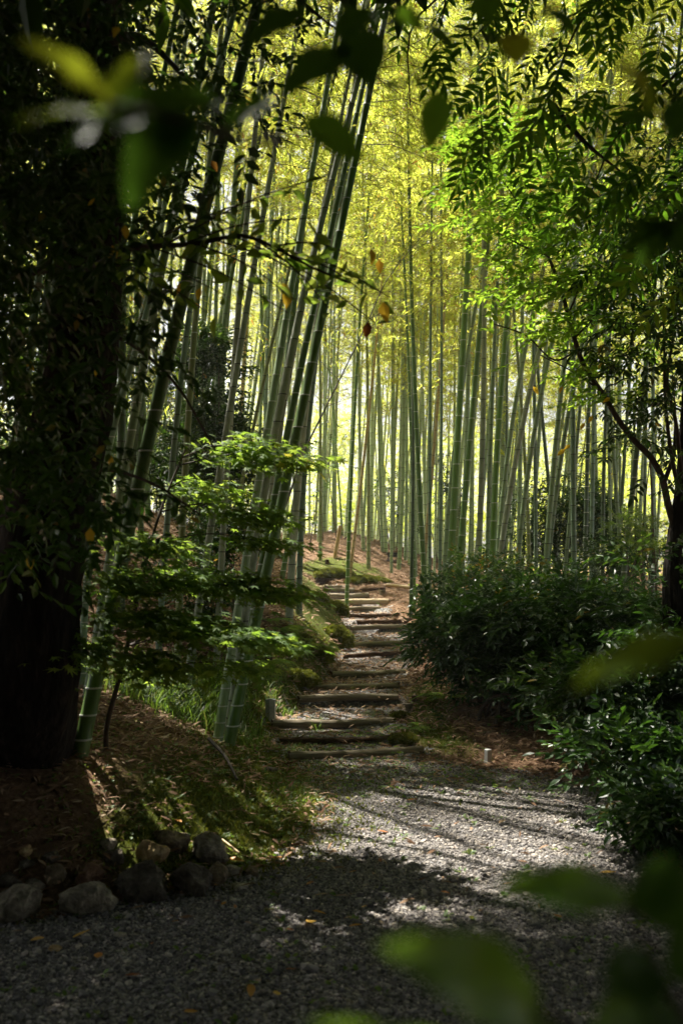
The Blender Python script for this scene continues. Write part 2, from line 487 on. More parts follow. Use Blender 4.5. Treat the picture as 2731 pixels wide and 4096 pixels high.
def groundmat():
    m, nt, N, L, b, out = newmat('forest_floor')
    geo = N.new('ShaderNodeNewGeometry')
    n1 = N.new('ShaderNodeTexNoise'); n1.inputs['Scale'].default_value = 1.1; n1.inputs['Detail'].default_value = 5
    n2 = N.new('ShaderNodeTexNoise'); n2.inputs['Scale'].default_value = 26; n2.inputs['Detail'].default_value = 8; n2.inputs['Roughness'].default_value = .75
    for n in (n1, n2):
        L.new(geo.outputs['Position'], n.inputs['Vector'])
    r1 = ramp(nt, [(.3, (.055, .032, .018)), (.5, (.15, .09, .05)), (.7, (.30, .19, .115))]); L.new(n2.outputs[0], r1.inputs[0])
    at = N.new('ShaderNodeAttribute'); at.attribute_name = 'moss'
    r2 = ramp(nt, [(.3, (.03, .045, .006)), (.55, (.085, .10, .012)), (.75, (.15, .15, .02))]); L.new(n2.outputs[0], r2.inputs[0])
    ma = N.new('ShaderNodeMath'); ma.operation = 'ADD'; L.new(at.outputs['Fac'], ma.inputs[0])
    mm = N.new('ShaderNodeMath'); mm.operation = 'MULTIPLY_ADD'; mm.inputs[1].default_value = 1.2; mm.inputs[2].default_value = -.6
    L.new(n1.outputs[0], mm.inputs[0]); L.new(mm.outputs[0], ma.inputs[1])
    rr = ramp(nt, [(.35, (0, 0, 0)), (.6, (1, 1, 1))]); L.new(ma.outputs[0], rr.inputs[0])
    mx = N.new('ShaderNodeMixRGB'); L.new(rr.outputs[0], mx.inputs[0]); L.new(r1.outputs[0], mx.inputs[1]); L.new(r2.outputs[0], mx.inputs[2])
    L.new(mx.outputs[0], b.inputs['Base Color'])
    b.inputs['Roughness'].default_value = .95; b.inputs['Specular IOR Level'].default_value = .1
    bp = N.new('ShaderNodeBump'); bp.inputs['Strength'].default_value = 1; bp.inputs['Distance'].default_value = .03
    L.new(n2.outputs[0], bp.inputs['Height']); L.new(bp.outputs[0], b.inputs['Normal'])
    return m


def gravelmat():
    m, nt, N, L, b, out = newmat('gravel_bed')
    geo = N.new('ShaderNodeNewGeometry')
    v = N.new('ShaderNodeTexVoronoi'); v.inputs['Scale'].default_value = 60
    n = N.new('ShaderNodeTexNoise'); n.inputs['Scale'].default_value = 1.8; n.inputs['Detail'].default_value = 8
    L.new(geo.outputs['Position'], v.inputs['Vector']); L.new(geo.outputs['Position'], n.inputs['Vector'])
    hs = N.new('ShaderNodeSeparateColor'); L.new(v.outputs['Color'], hs.inputs[0])
    r = ramp(nt, [(0, (.07, .07, .075)), (.5, (.16, .155, .155)), (.85, (.27, .255, .24)), (1, (.40, .36, .30))]); L.new(hs.outputs[0], r.inputs[0])
    dm = ramp(nt, [(.42, (0, 0, 0)), (.66, (.75, .75, .75))]); L.new(n.outputs[0], dm.inputs[0])
    mx = N.new('ShaderNodeMixRGB'); mx.inputs[2].default_value = (.13, .095, .06, 1)
    L.new(dm.outputs[0], mx.inputs[0]); L.new(r.outputs[0], mx.inputs[1])
    L.new(mx.outputs[0], b.inputs['Base Color'])
    b.inputs['Roughness'].default_value = .85
    bp = N.new('ShaderNodeBump'); bp.inputs['Strength'].default_value = 1; bp.inputs['Distance'].default_value = .012; bp.invert = True
    L.new(v.outputs['Distance'], bp.inputs['Height']); L.new(bp.outputs[0], b.inputs['Normal'])
    return m


M_GROUND = groundmat()
M_GRAVEL = gravelmat()
M_STONE = leafmat('gravel_stone', [(0, (.05, .046, .047)), (.35, (.155, .143, .137)), (.7, (.34, .312, .285)), (.93, (.50, .44, .36)), (1, (.62, .55, .46))],
                  [(0, (.1, .1, .1)), (1, (.1, .1, .1))], .8, 0.0, .3)


# ------------------------------------------------------------------ ground and path
def moss_field(x, y):
    """where moss covers the bank: along the path side and on the mound at the top of the steps"""
    s = x_left(y) - x
    wide = np.interp(y, [5, 6, 8, 9.5], [.45, .62, .6, .38])
    edge = np.exp(-((s - .35) / wide) ** 2) * sstep(4.4, 5.4, y) * sstep(23, 20, y)
    mound = np.exp(-(((x + .1) / 1.1) ** 2 + ((y - 24.3) / 1.0) ** 2))
    r = np.exp(-(((x - x_right(y)) - .25) / .3) ** 2) * sstep(7.5, 8.5, y) * sstep(12, 10, y) * .8
    return np.clip(edge + mound * 1.1 + r, 0, 1)


def axis(parts):
    out = []
    for a, b, st in parts:
        out.append(np.arange(a, b, st))
    return np.concatenate(out + [[parts[-1][1]]])


xs = axis([(-150, -60, 15), (-60, -12, 2.0), (-12, -5, .25), (-5, 3.5, .045), (3.5, 12, .25), (12, 60, 2.0), (60, 150, 15)])
ys = axis([(-60, -6, 2.0), (-6, 2.4, .3), (2.4, 13, .045), (13, 26, .07), (26, 36, .15), (36, 60, 1.0), (60, 210, 15)])
GX, GY = np.meshgrid(xs, ys)
GZ = ground_z(GX, GY)
nx, ny = len(xs), len(ys)
idx = np.arange(nx * ny).reshape(ny, nx)
quads = np.stack([idx[:-1, :-1], idx[:-1, 1:], idx[1:, 1:], idx[1:, :-1]], -1).reshape(-1, 4)
cx = (GX[:-1, :-1] + GX[1:, 1:]).reshape(-1) / 2
cy = (GY[:-1, :-1] + GY[1:, 1:]).reshape(-1) / 2
ragged = .05 * np.sin(cx * 17 + cy * 11) + .05 * np.sin(cy * 23 - cx * 7) + .04 * np.sin(cy * 51 + cx * 37)
on_path = (cx > x_left(cy) - .02 + ragged) & (cx < x_right(cy) + .02 + ragged) & (cy < 23) & (cy > -6)
ALLV = np.stack([GX, GY, GZ], -1).reshape(-1, 3)


def sub_mesh(name, mask, mat):
    q = quads[mask]
    u, inv = np.unique(q.reshape(-1), return_inverse=True)
    mb = MB(); mb.add(ALLV[u], inv.reshape(-1, 4), 0, .5)
    o = mb.build(name, mat)
    at = o.data.attributes.new('moss', 'FLOAT', 'POINT')
    v = ALLV[u]
    at.data.foreach_set('value', moss_field(v[:, 0], v[:, 1]).astype(np.float32))
    return tag(o, kind='structure')


sub_mesh('ground', ~on_path, M_GROUND)
sub_mesh('gravel_path', on_path, M_GRAVEL)

# ------------------------------------------------------------------ leaf templates
def leaf_tpl(w=.42, fold=.10, curl=.10):
    """broad pointed leaf of length 1 along +Y, eight triangles folded on its midrib"""
    v = np.array([[0, 0, 0], [0, .35, -fold * .6], [0, .7, -fold * .6 - curl * .3], [0, 1, -curl],
                  [-w / 2, .36, fold * .4], [-w * .38, .68, -curl * .2 + fold * .3], [w / 2, .36, fold * .4], [w * .38, .68, -curl * .2 + fold * .3]])
    f = np.array([[0, 1, 4], [1, 2, 5], [1, 5, 4], [2, 3, 5], [0, 6, 1], [1, 7, 2], [1, 6, 7], [2, 7, 3]])
    return v, f


def blade_tpl(w=.14, curl=.12):
    v = np.array([[0, 0, 0], [-w / 2, .35, 0], [0, 1, -curl], [w / 2, .35, .02]])
    return v, np.array([[0, 3, 1], [1, 3, 2]])


def rotz(a):
    c, s = math.cos(a), math.sin(a)
    return np.array([[c, -s, 0], [s, c, 0], [0, 0, 1]])


def rotx(a):
    c, s = math.cos(a), math.sin(a)
    return np.array([[1, 0, 0], [0, c, -s], [0, s, c]])


def roty(a):
    c, s = math.cos(a), math.sin(a)
    return np.array([[c, 0, s], [0, 1, 0], [-s, 0, c]])


def sprig_tpl(n=7, leaf=.42, w=.42, seed=0, droop=.25, ang=55):
    """a twig of length 1 along +Y carrying n leaves left and right"""
    r = np.random.default_rng(seed)
    V, F, R = [], [], []
    k = 0
    tv, tf = leaf_tpl(w)
    for i in range(n):
        t = .15 + .85 * i / (n - 1)
        side = 0 if i == n - 1 else (-1 if i % 2 else 1)
        a = side * math.radians(ang + r.uniform(-14, 14)) * -1
        m = rotz(a) @ rotx(-droop + r.uniform(-.35, .35)) @ roty(r.uniform(-.5, .5))
        s = leaf * r.uniform(.75, 1.1)
        V.append((tv * s) @ m.T + np.array([0, t, -.12 * t * t]))
        F.append(tf + k); k += len(tv)
        R.append(np.full(len(tv), r.uniform(-.22, .22)))
    # the twig itself as a thin three-sided strip
    q = np.array([[.012, 0, 0], [-.012, 0, 0], [0, .55, -.03], [0, 1, -.12]])
    V.append(q); F.append(np.array([[0, 2, 1], [0, 3, 2]]) + k); R.append(np.full(4, -.5))
    return np.concatenate(V), np.concatenate(F), np.concatenate(R)


def star_tpl(lobes=7):
    """palmate maple leaf, petiole at the origin, length about 1"""
    ang = np.radians(np.linspace(-125, 125, lobes))
    ln = np.array([.45, .72, .92, 1.0, .92, .72, .45]) * .62
    c = np.array([0, .38])
    pts = []
    for i in range(lobes):
        if i:
            am = (ang[i] + ang[i - 1]) / 2
            pts.append(c + .2 * np.array([math.sin(am), math.cos(am)]))
        for da, k in ((-.16, .62), (0, 1), (.16, .62)):
            pts.append(c + ln[i] * k * np.array([math.sin(ang[i] + da), math.cos(ang[i] + da)]))
    pts = np.array(pts)
    rr = np.linalg.norm(pts - c, axis=1)
    V = np.concatenate([[[c[0], c[1], .03]], np.column_stack([pts, -.28 * rr ** 2]), [[0, 0, 0]]])
    n = len(pts)
    F = np.stack([np.zeros(n - 1, int), np.arange(2, n + 1), np.arange(1, n)], -1)
    F = np.concatenate([F, [[0, n + 1, n], [0, 1, n + 1]]])
    return V, F


def pinnate_tpl(pairs=6, seed=0):
    r = np.random.default_rng(seed)
    V, F = [], []; k = 0
    tv, tf = leaf_tpl(.30, .08, .12)
    for i in range(pairs):
        t = .18 + .72 * i / (pairs - 1)
        for sd in (-1, 1):
            m = rotz(-sd * math.radians(68 - 22 * i / pairs + r.uniform(-7, 7))) @ rotx(-.25 + r.uniform(-.2, .2))
            V.append((tv * (.30 - .05 * abs(i - 2.5) / 2.5) * r.uniform(.9, 1.1)) @ m.T + np.array([0, t, -.22 * t * t]))
            F.append(tf + k); k += 8
    V.append((tv * .28) @ rotx(-.4).T + np.array([0, .97, -.22])); F.append(tf + k); k += 8
    q = np.array([[.008, 0, 0], [-.008, 0, 0], [0, .5, -.05], [0, .97, -.22]])
    V.append(q); F.append(np.array([[0, 2, 1], [0, 3, 2]]) + k)
    return np.concatenate(V), np.concatenate(F)


SPRIGS = [sprig_tpl(7, .42, .44, s) for s in range(4)]
SPRIGS_LONG = [sprig_tpl(9, .34, .34, 10 + s, .3, 48) for s in range(3)]
SPRIGS_FLAT = [sprig_tpl(8, .40, .46, 20 + s, .12, 60) for s in range(3)]
MAPLE_T = star_tpl()
PINN = [pinnate_tpl(6, 1), pinnate_tpl(7, 2), pinnate_tpl(5, 3)]


def sprigs(mb, pos, D, size, mats=0, tpls=SPRIGS, up=None, rnd=None):
    """scatter sprigs at pos pointing along D"""
    n = len(pos)
    if n == 0:
        return
    up = np.tile([0, 0, 1.0], (n, 1)) if up is None else up
    up = up + rng.normal(0, .25, (n, 3))
    R = frames(D, up)
    pick = rng.integers(0, len(tpls), n)
    rnd = rng.beta(2, 2.2, n) * .9 if rnd is None else rnd
    size = np.broadcast_to(size, (n,)) * rng.uniform(.75, 1.2, n)
    for k, (tv, tf, tr) in enumerate(tpls):
        s = pick == k
        scatter(mb, tv, tf, pos[s], R[s], size[s], rnd[s], mats, tr)


def rand_dirs(n, zmean=0.0, zs=.5):
    a = rng.uniform(0, 2 * math.pi, n)
    z = rng.normal(zmean, zs, n)
    return norm(np.stack([np.cos(a), np.sin(a), z], -1))


# ------------------------------------------------------------------ bamboo
def bamboo_foliage(seed, length=9.5, nodes=24, dens=1.0):
    """leaf clusters and twigs for one culm, culm along +Z from z=0; returns (leaf pos, D, N, scale, rnd, twig polylines)"""
    r = np.random.default_rng(seed)
    lp, ld, tw = [], [], []
    for i in range(nodes):
        t = (i + .5) / nodes
        z = length * (t ** .95)
        full = np.interp(t, [0, .12, .3, .9, 1], [.25, .5, 1, 1, .5])
        az0 = r.uniform(0, 2 * math.pi)
        for b in range(2):
            if r.random() > .5 + .5 * full:
                continue
            az = az0 + (b * 2.2) + r.normal(0, .3)
            L = (1.7 - 1.15 * t) * r.uniform(.7, 1.15) * np.interp(t, [0, .2, 1], [.75, 1, 1])
            n = 7
            u = np.linspace(0, 1, n)
            h = np.array([math.cos(az), math.sin(az)])
            rise = r.uniform(.45, .85)
            pts = np.column_stack([h[0] * L * u, h[1] * L * u, z + L * (rise * u - .75 * u ** 2.2)])
            pts[:, :2] += r.normal(0, .02, (n, 2))
            tw.append((pts, .0055))
            nsub = int(5 + 5 * L)
            for s in range(nsub):
                u0 = r.uniform(.25, 1)
                p0 = np.array([np.interp(u0, u, pts[:, c]) for c in range(3)])
                sa = az + r.choice([-1, 1]) * r.uniform(.4, 1.3)
                sl = r.uniform(.18, .5)
                e = p0 + sl * np.array([math.cos(sa), math.sin(sa), r.uniform(-.45, .25)])
                tw.append((np.array([p0, (p0 + e) / 2 + [0, 0, .02], e]), .0022))
                m = max(2, int(r.poisson(12.5 * dens * full * r.gamma(1.1, 1 / 1.1))))
                q = r.uniform(.25, 1.05, m)
                pos = p0 + (e - p0) * q[:, None] + r.normal(0, .03, (m, 3))
                aa = sa + r.normal(0, .8, m)
                lp.append(pos)
                ld.append(np.column_stack([np.cos(aa), np.sin(aa), r.normal(-.45, .4, m)]))
    lp = np.concatenate(lp); ld = norm(np.concatenate(ld))
    n = len(lp)
    N = norm(np.array([0, 0, 1.0]) + r.normal(0, .55, (n, 3)))
    sc = r.uniform(.085, .15, n)
    rnd = np.clip(r.beta(2.2, 2.2, n) + (r.random(n) < .06) * .4, 0, 1)
    return lp, ld, N, sc, rnd, tw


BT, BF = blade_tpl(.16, .14)
VARIANTS = []
for k in range(6):
    fol = bamboo_foliage(100 + k)
    mb = MB()
    lp, ld, N, sc, rnd, tw = fol
    scatter(mb, BT, BF, lp, frames(ld, N), sc, rnd)
    for pts, rad in tw:
        tube(mb, pts, np.linspace(rad, rad * .4, len(pts)), 3, 1, .5, False)
    VARIANTS.append((fol, mb.mesh('foliage', [M_BLEAF, M_BTWIG])))
print('leaves per variant', [len(v[0][0]) for v in VARIANTS])


def bamboo(label, kind, path, r0, height, crown=5.0, ring=None, group=None, sides=12, fol_scale=1.0, seed=0, foliage=True):
    """path: function z -> (x, y) in world space from the ground up; r0 radius at breast height"""
    r = np.random.default_rng(seed + 500)
    zb, ztop = path['zb'], path['zb'] + height
    f = path['f']
    x0, y0 = f(zb - .05)
    root = thing('bamboo', label, 'bamboo', (x0, y0, zb - .05), group)
    base = np.array([x0, y0, zb - .05])
    # node heights
    z = zb + r.uniform(.05, .15); nodes = []
    sp = .15
    k = path.get('space', 1.0)
    while z < ztop:
        nodes.append(z)
        h = (z - zb)
        z += k * np.interp(h, [0, 1, 2.5, 6, 12], [.15, .24, .32, .38, .30]) * r.uniform(.93, 1.07)
    lev = [(zb - .05, 1.0, 0)]
    def rad(zz):
        h = np.clip((zz - zb) / height, 0, 1)
        return r0 * (1.1 - .08 * min(1, (zz - zb) / .5) - .80 * h ** 1.25)
    ringmat = 1 if ring == 'white' else 2
    for zn in nodes:
        rr = rad(zn)
        w = max(.006, rr * .14)
        lev += [(zn - w * 2.0, 1.0, 0), (zn - w * 1.1, 1.015, ringmat), (zn - w * .1, 1.075, ringmat), (zn + w * .55, 1.03, 0), (zn + w * 1.6, .985, 0)]
    lev.append((ztop, .5, 0))
    lev.sort(key=lambda q: q[0])
    zz = np.array([q[0] for q in lev])
    X, Y = f(zz)
    ctr = np.column_stack([X, Y, zz]) - base
    rr = np.array([rad(q[0]) * q[1] for q in lev])
    a = np.arange(sides) / sides * 2 * math.pi
    V = ctr[:, None] + rr[:, None, None] * np.stack([np.cos(a), np.sin(a), np.zeros(sides)], -1)[None]
    n = len(zz)
    i = np.arange(n - 1)[:, None] * sides; j = np.arange(sides)[None]; kk = (j + 1) % sides
    F = np.stack([i + j, i + kk, i + sides + kk, i + sides + j], -1).reshape(-1, 4)
    mats = np.repeat([q[2] for q in lev[:-1]], sides)
    mb = MB(); mb.add(V.reshape(-1, 3), F, mats)
    mb.build('culm', [M_CULM[kind], M_RINGW, M_RINGD], root)
    if not foliage:
        return root
    zc = zb + crown
    pc = np.array([*f(zc), zc]); pt = np.array([*f(ztop), ztop])
    ax = pt - pc; L = np.linalg.norm(ax)
    q = Vector((0, 0, 1)).rotation_difference(Vector(ax)) @ Matrix.Rotation(r.uniform(0, 6.28), 3, 'Z').to_quaternion()
    Rm = np.array(q.to_matrix())
    sc = L / 9.5
    # keep the crown about as wide however long the leafy part is
    sxy = fol_scale
    fol, me = VARIANTS[seed % len(VARIANTS)]
    lp, ld, N, s_, rnd, tw = fol
    wp = pc + (lp * np.array([sxy, sxy, sc])) @ Rm.T
    drop = sun_gap(wp)
    if drop.mean() > .004:
        keep = ~drop
        mb = MB()
        scatter(mb, BT, BF, lp[keep] * np.array([sxy, sxy, sc]), frames(ld[keep], N[keep]), s_[keep], rnd[keep])
        for pts, rd in tw:
            tube(mb, pts * np.array([sxy, sxy, sc]), np.linspace(rd, rd * .4, len(pts)), 3, 1, .5, False)
        me = mb.mesh('foliage', [M_BLEAF, M_BTWIG])
        scl = (1, 1, 1)
    else:
        scl = (sxy, sxy, sc)
    o = bpy.data.objects.new('foliage', me)
    col.objects.link(o)
    o.parent = root
    o.location = tuple(pc - base)
    o.rotation_mode = 'QUATERNION'
    o.rotation_quaternion = q
    o.scale = scl
    return root


def path_from_px(pts, d, lean=0.0, base_hit=False):
    """fit a smooth culm axis through photograph points at depth d (metres along the view)"""
    pts = sorted(pts, key=lambda q: -q[1])
    if base_hit:
        d = float(proj(hit(*pts[0]))[2])
    W = np.array([P(x, y, d) for x, y in pts])
    for _ in range(4):          # a stem that leans away gets farther with height
        W = np.array([P(x, y, d + lean * (w[2] - W[0, 2])) for (x, y), w in zip(pts, W)])
    deg = 2 if len(pts) >= 4 else 1
    zlo, zhi = W[:, 2].min(), W[:, 2].max()
    cx_ = np.polyfit(W[:, 2], W[:, 0], deg)
    yb = W[0, 1]
    def f(z):
        z = np.asarray(z, float)
        zc = np.clip(z, zlo - .3, zhi)
        x = np.polyval(cx_, zc)
        dx = np.polyval(np.polyder(cx_), zc)
        x = x + dx * (z - zc)
        y = yb + lean * (z - zlo) + 0 * z
        return x, y
    z = zlo
    for _ in range(12):
        x, y = f(z); z = float(smooth_z(x, y))
    return {'f': f, 'zb': z, 'd': d}


# kind, ring, width px, depth (None: from its visible foot), label, points
BAMBOOS = [
    ('fresh', 'white', 46, 7.4, 'thick bright green bamboo leaning across the bank, foremost of the leaning clump', [(890, 3050), (1006, 2597), (1106, 2100), (1249, 1400), (1319, 1070), (1407, 638), (1520, 120)]),
    ('green', 'white', 34, 8.2, 'green bamboo tucked directly behind the thick bright green leaning one', [(960, 2750), (1025, 2387), (1102, 1974), (1152, 1668), (1213, 1400), (1270, 1130)]),
    ('grey', 'dark', 37, 8.0, 'thick grey mottled bamboo with black rings in the middle of the leaning clump', [(914, 2885), (960, 2636), (1033, 2146), (1113, 1591), (1159, 1400), (1209, 1147), (1311, 753)]),
    ('greygreen', 'white', 35, 7.9, 'dull green bamboo on the outer side of the leaning clump', [(895, 2789), (945, 2464), (1006, 2119), (1083, 1610), (1132, 1270), (1194, 906), (1240, 690)]),
    ('grey', 'dark', 20, 10.5, 'thin grey bamboo squeezed between the stems of the leaning clump', [(1030, 2400), (1056, 2139), (1083, 1936), (1140, 1600), (1190, 1300)]),
    ('grey', 'dark', 29, None, 'stout grey bamboo with close dark rings rising from the ferns on the bank', [(1155, 2496), (1171, 2215), (1190, 1878), (1240, 1500), (1290, 1100)]),
    ('blue', 'dark', 24, None, 'blue-grey bamboo standing on the bank edge above the moss', [(1190, 2457), (1205, 2215), (1224, 1860), (1240, 1553), (1276, 1280), (1330, 1000)]),
    ('green', 'white', 20, None, 'short-jointed green bamboo slanting up from the hillside behind the stout grey one', [(1128, 2314), (1159, 2119), (1197, 1900), (1230, 1600), (1265, 1350)]),
    ('grey', 'dark', 31, 8.8, 'long grey mottled bamboo leaning above the maple sprays', [(780, 2560), (815, 2253), (861, 1936), (914, 1649), (953, 1400), (1006, 1071), (1041, 845), (1083, 600)]),
    ('grey', 'dark', 26, 9.6, 'upright grey bamboo next to the long grey leaning one', [(870, 2520), (887, 2253), (907, 1859), (930, 1438), (949, 1155), (968, 944), (991, 734)]),
    ('olive', 'white', 28, 9.0, 'olive brown bamboo in front of the dark glossy shrub', [(715, 2480), (734, 1936), (757, 1477), (769, 1327), (788, 1059)]),
    ('blue', 'dark', 25, 9.3, 'bluish bamboo between the very thick shaded one and the olive brown one', [(645, 2450), (663, 2057), (684, 1878), (727, 1438), (753, 1174)]),
    ('green', 'white', 60, 5.6, 'very thick shaded bamboo with white rings beside the big rough trunk', [(335, 3000), (367, 2720), (490, 2159), (587, 1738), (622, 1569), (689, 1289), (735, 1110), (820, 700)]),
    ('greygreen', 'white', 37, 7.2, 'dull bamboo rising beside the very thick shaded one, nearer the rough trunk', [(390, 2560), (429, 2236), (459, 2057), (480, 1955), (560, 1500), (640, 1000)]),
    ('blue', 'white', 29, 7.8, 'bluish grey bamboo with its foot in the shaded leaf litter', [(335, 2560), (352, 2185), (378, 2032), (403, 1945), (480, 1560)]),
    ('green', 'white', 25, 7.6, 'narrow dark bamboo hugging the edge of the rough trunk', [(275, 2560), (301, 2210), (316, 2057), (337, 1904), (400, 1500)]),
    ('blue', 'dark', 33, 7.0, 'grey bamboo at the picture border beyond the rough trunk', [(5, 2330), (31, 2159), (61, 1853), (92, 1518), (133, 1136)]),
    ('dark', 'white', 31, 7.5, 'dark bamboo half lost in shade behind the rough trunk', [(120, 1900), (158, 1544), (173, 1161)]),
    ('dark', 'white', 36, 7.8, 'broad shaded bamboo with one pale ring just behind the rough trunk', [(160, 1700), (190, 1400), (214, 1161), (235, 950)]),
    ('greygreen', 'dark', 24, 9.8, 'slanting bamboo crossing behind the hanging twigs of the dark tree', [(454, 1595), (536, 1365), (577, 1212), (648, 830)]),
    ('green', 'dark', 20, 14.0, 'green bamboo in front of the bright leaves behind the glossy shrub', [(840, 1950), (865, 1553), (880, 1365), (914, 1136), (930, 1040), (968, 830)]),
    ('greygreen', 'dark', 17, 15.5, 'straight thin bamboo rising out of the top of the glossy shrub', [(850, 1900), (853, 1174), (868, 906)]),
    ('greygreen', 'dark', 18, 15.0, 'thin bamboo behind the glossy shrub, beside the olive brown one', [(800, 1900), (807, 1174), (815, 950)]),
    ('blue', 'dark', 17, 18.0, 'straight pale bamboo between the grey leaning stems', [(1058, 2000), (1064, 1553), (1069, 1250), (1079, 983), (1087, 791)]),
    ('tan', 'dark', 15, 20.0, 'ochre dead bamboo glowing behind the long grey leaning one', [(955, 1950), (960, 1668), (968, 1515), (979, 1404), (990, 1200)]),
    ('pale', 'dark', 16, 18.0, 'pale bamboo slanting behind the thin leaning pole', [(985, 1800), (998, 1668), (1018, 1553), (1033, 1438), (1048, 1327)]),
    ('olive', 'dark', 16, 12.5, 'thin dark bamboo slanting steeply through the maple leaves', [(903, 2261), (949, 1993), (991, 1764), (1018, 1687), (1044, 1572), (1079, 1400), (1090, 1327), (1130, 1150)]),
    ('fresh', 'white', 15, None, 'slim fresh green bamboo standing right at the edge of the steps', [(1380, 2448), (1391, 2300), (1405, 2089), (1412, 1859), (1418, 1630), (1426, 1400), (1437, 1289), (1453, 1040), (1487, 676)]),
    ('tan', 'dark', 13, 23.0, 'rusty brown bamboo leaning behind the slim fresh green one', [(1409, 2240), (1418, 2127), (1437, 1974), (1456, 1821), (1479, 1649), (1502, 1400), (1520, 1200)]),
    ('olive', 'dark', 15, None, 'straight olive bamboo standing in the middle of the litter slope', [(1473, 2275), (1475, 1936), (1468, 1400), (1464, 1100)]),
    ('olive', 'dark', 13, None, 'slim bamboo on the litter slope near the small stump', [(1281, 2242), (1280, 2100), (1282, 1859), (1278, 1400), (1276, 1100)]),
    ('greygreen', 'dark', 15, None, 'pale bamboo on the crest behind the slim one near the stump', [(1296, 2128), (1298, 1974), (1298, 1438), (1300, 1150)]),
    ('fresh', 'white', 8, None, 'thread-thin curved yellow-green bamboo beside the cut stake', [(1368, 2140), (1361, 2012), (1349, 1821), (1330, 1630), (1311, 1438), (1300, 1300)]),
    ('greygreen', 'dark', 12, None, 'bamboo on the crest behind the thread-thin curved one', [(1334, 2128), (1332, 1974), (1334, 1706), (1336, 1350)]),
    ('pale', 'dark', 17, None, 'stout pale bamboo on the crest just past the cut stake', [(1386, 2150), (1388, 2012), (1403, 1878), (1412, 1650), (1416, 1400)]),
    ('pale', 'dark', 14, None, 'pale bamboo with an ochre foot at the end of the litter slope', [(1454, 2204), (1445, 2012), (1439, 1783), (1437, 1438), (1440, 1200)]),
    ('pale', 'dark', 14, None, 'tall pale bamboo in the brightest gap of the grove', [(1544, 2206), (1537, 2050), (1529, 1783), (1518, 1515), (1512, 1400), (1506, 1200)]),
    ('greygreen', 'dark', 12, None, 'thinner companion of the pale bamboo in the brightest gap', [(1529, 2206), (1521, 1898), (1514, 1630), (1512, 1300)]),
    ('greygreen', 'dark', 11, None, 'thin upright bamboo above the iron fire basket', [(1567, 2206), (1569, 1897), (1577, 1668), (1579, 1438), (1578, 1200)]),
    ('olive', 'dark', 12, None, 'thin olive bamboo leaning slightly just behind the iron fire basket', [(1575, 2200), (1579, 1744), (1594, 1477), (1605, 1300)]),
    ('greygreen', 'dark', 16, None, 'bamboo on the litter slope in front of the iron fire basket', [(1592, 2278), (1606, 2127), (1613, 1898), (1613, 1630), (1612, 1300)]),
    ('pale', 'dark', 14, None, 'pale bamboo rising behind the iron fire basket', [(1590, 2190), (1596, 1974), (1606, 1706), (1612, 1450)]),
    ('greygreen', 'dark', 13, None, 'straight bamboo at the far end of the litter slope', [(1621, 2242), (1627, 1936), (1627, 1630), (1624, 1300)]),
    ('dark', 'dark', 14, None, 'dark straight bamboo at the path side', [(1641, 2472), (1648, 2250), (1655, 1783), (1653, 1438), (1650, 1100)]),
    ('green', 'white', 21, None, 'curved green bamboo with white rings at the path side', [(1714, 2486), (1694, 2280), (1682, 2127), (1673, 1936), (1671, 1706), (1665, 1438), (1653, 1174), (1640, 753)]),
    ('green', 'white', 13, 19.0, 'slim green bamboo hidden low down behind the dark straight one', [(1655, 2300), (1650, 1900), (1644, 1668), (1636, 1438), (1625, 1174), (1617, 944)]),
    ('pale', 'dark', 15, 24.0, 'pale smooth bamboo just past the curved green one', [(1705, 2242), (1701, 2012), (1697, 1783), (1690, 1477), (1684, 1200)]),
    ('blue', 'dark', 13, 18.0, 'dark blue-green bamboo between the curved green one and the lying pole', [(1718, 2400), (1720, 2165), (1722, 1783), (1726, 1438), (1726, 1250), (1732, 983)]),
    ('tan', 'dark', 15, 22.0, 'straw coloured bamboo leaning behind the blue-green one', [(1705, 2127), (1732, 1900), (1743, 1706), (1763, 1438), (1785, 1200)]),
    ('blue', 'dark', 13, 18.5, 'dark bamboo just before the thick green one by the shrubs', [(1755, 2420), (1763, 2165), (1768, 1859), (1770, 1438), (1770, 1097), (1774, 868)]),
    ('pale', 'dark', 10, 24.0, 'very thin pale bamboo in the gap before the thick green one', [(1740, 2150), (1743, 1974), (1750, 1700), (1752, 1450)]),
    ('fresh', 'white', 29, 17.0, 'thickest green bamboo with white rings behind the camellia shrubs', [(1785, 2450), (1807, 2242), (1830, 1859), (1842, 1668), (1855, 1400), (1868, 1174), (1880, 944), (1907, 638)]),
    ('green', 'white', 25, 17.3, 'green bamboo leaning away right next to the thickest green one', [(1820, 2440), (1849, 2127), (1884, 1783), (1899, 1591), (1926, 1289), (1945, 1097), (1975, 830)]),
    ('greygreen', 'dark', 20, 18.3, 'grey-green bamboo crossing behind the two green ones', [(1775, 2400), (1803, 1897), (1872, 1442), (1891, 1327), (1914, 1193), (1964, 944), (1991, 810)]),
    ('olive', 'white', 15, 19.5, 'olive bamboo standing straight behind the thickest green one', [(1825, 2200), (1842, 1404), (1849, 1174), (1861, 944), (1868, 715)]),
    ('grey', 'dark', 24, 16.5, 'grey lichen-mottled bamboo standing straight above the camellia shrub', [(1905, 2420), (1926, 1936), (1937, 1706), (1941, 1438), (1945, 1289), (1945, 944)]),
    ('greygreen', 'dark', 19, 17.5, 'grey-green bamboo between the mottled one and the bright green one', [(1945, 2400), (1960, 1974), (1968, 1744), (1979, 1438), (1987, 1289), (1998, 1174)]),
    ('fresh', 'white', 26, 16.3, 'bright green bamboo with white rings deepest in the shrubs', [(1962, 2420), (1983, 2050), (1993, 1859), (2002, 1630), (2033, 1289), (2044, 1155), (2064, 1021), (2098, 772)]),
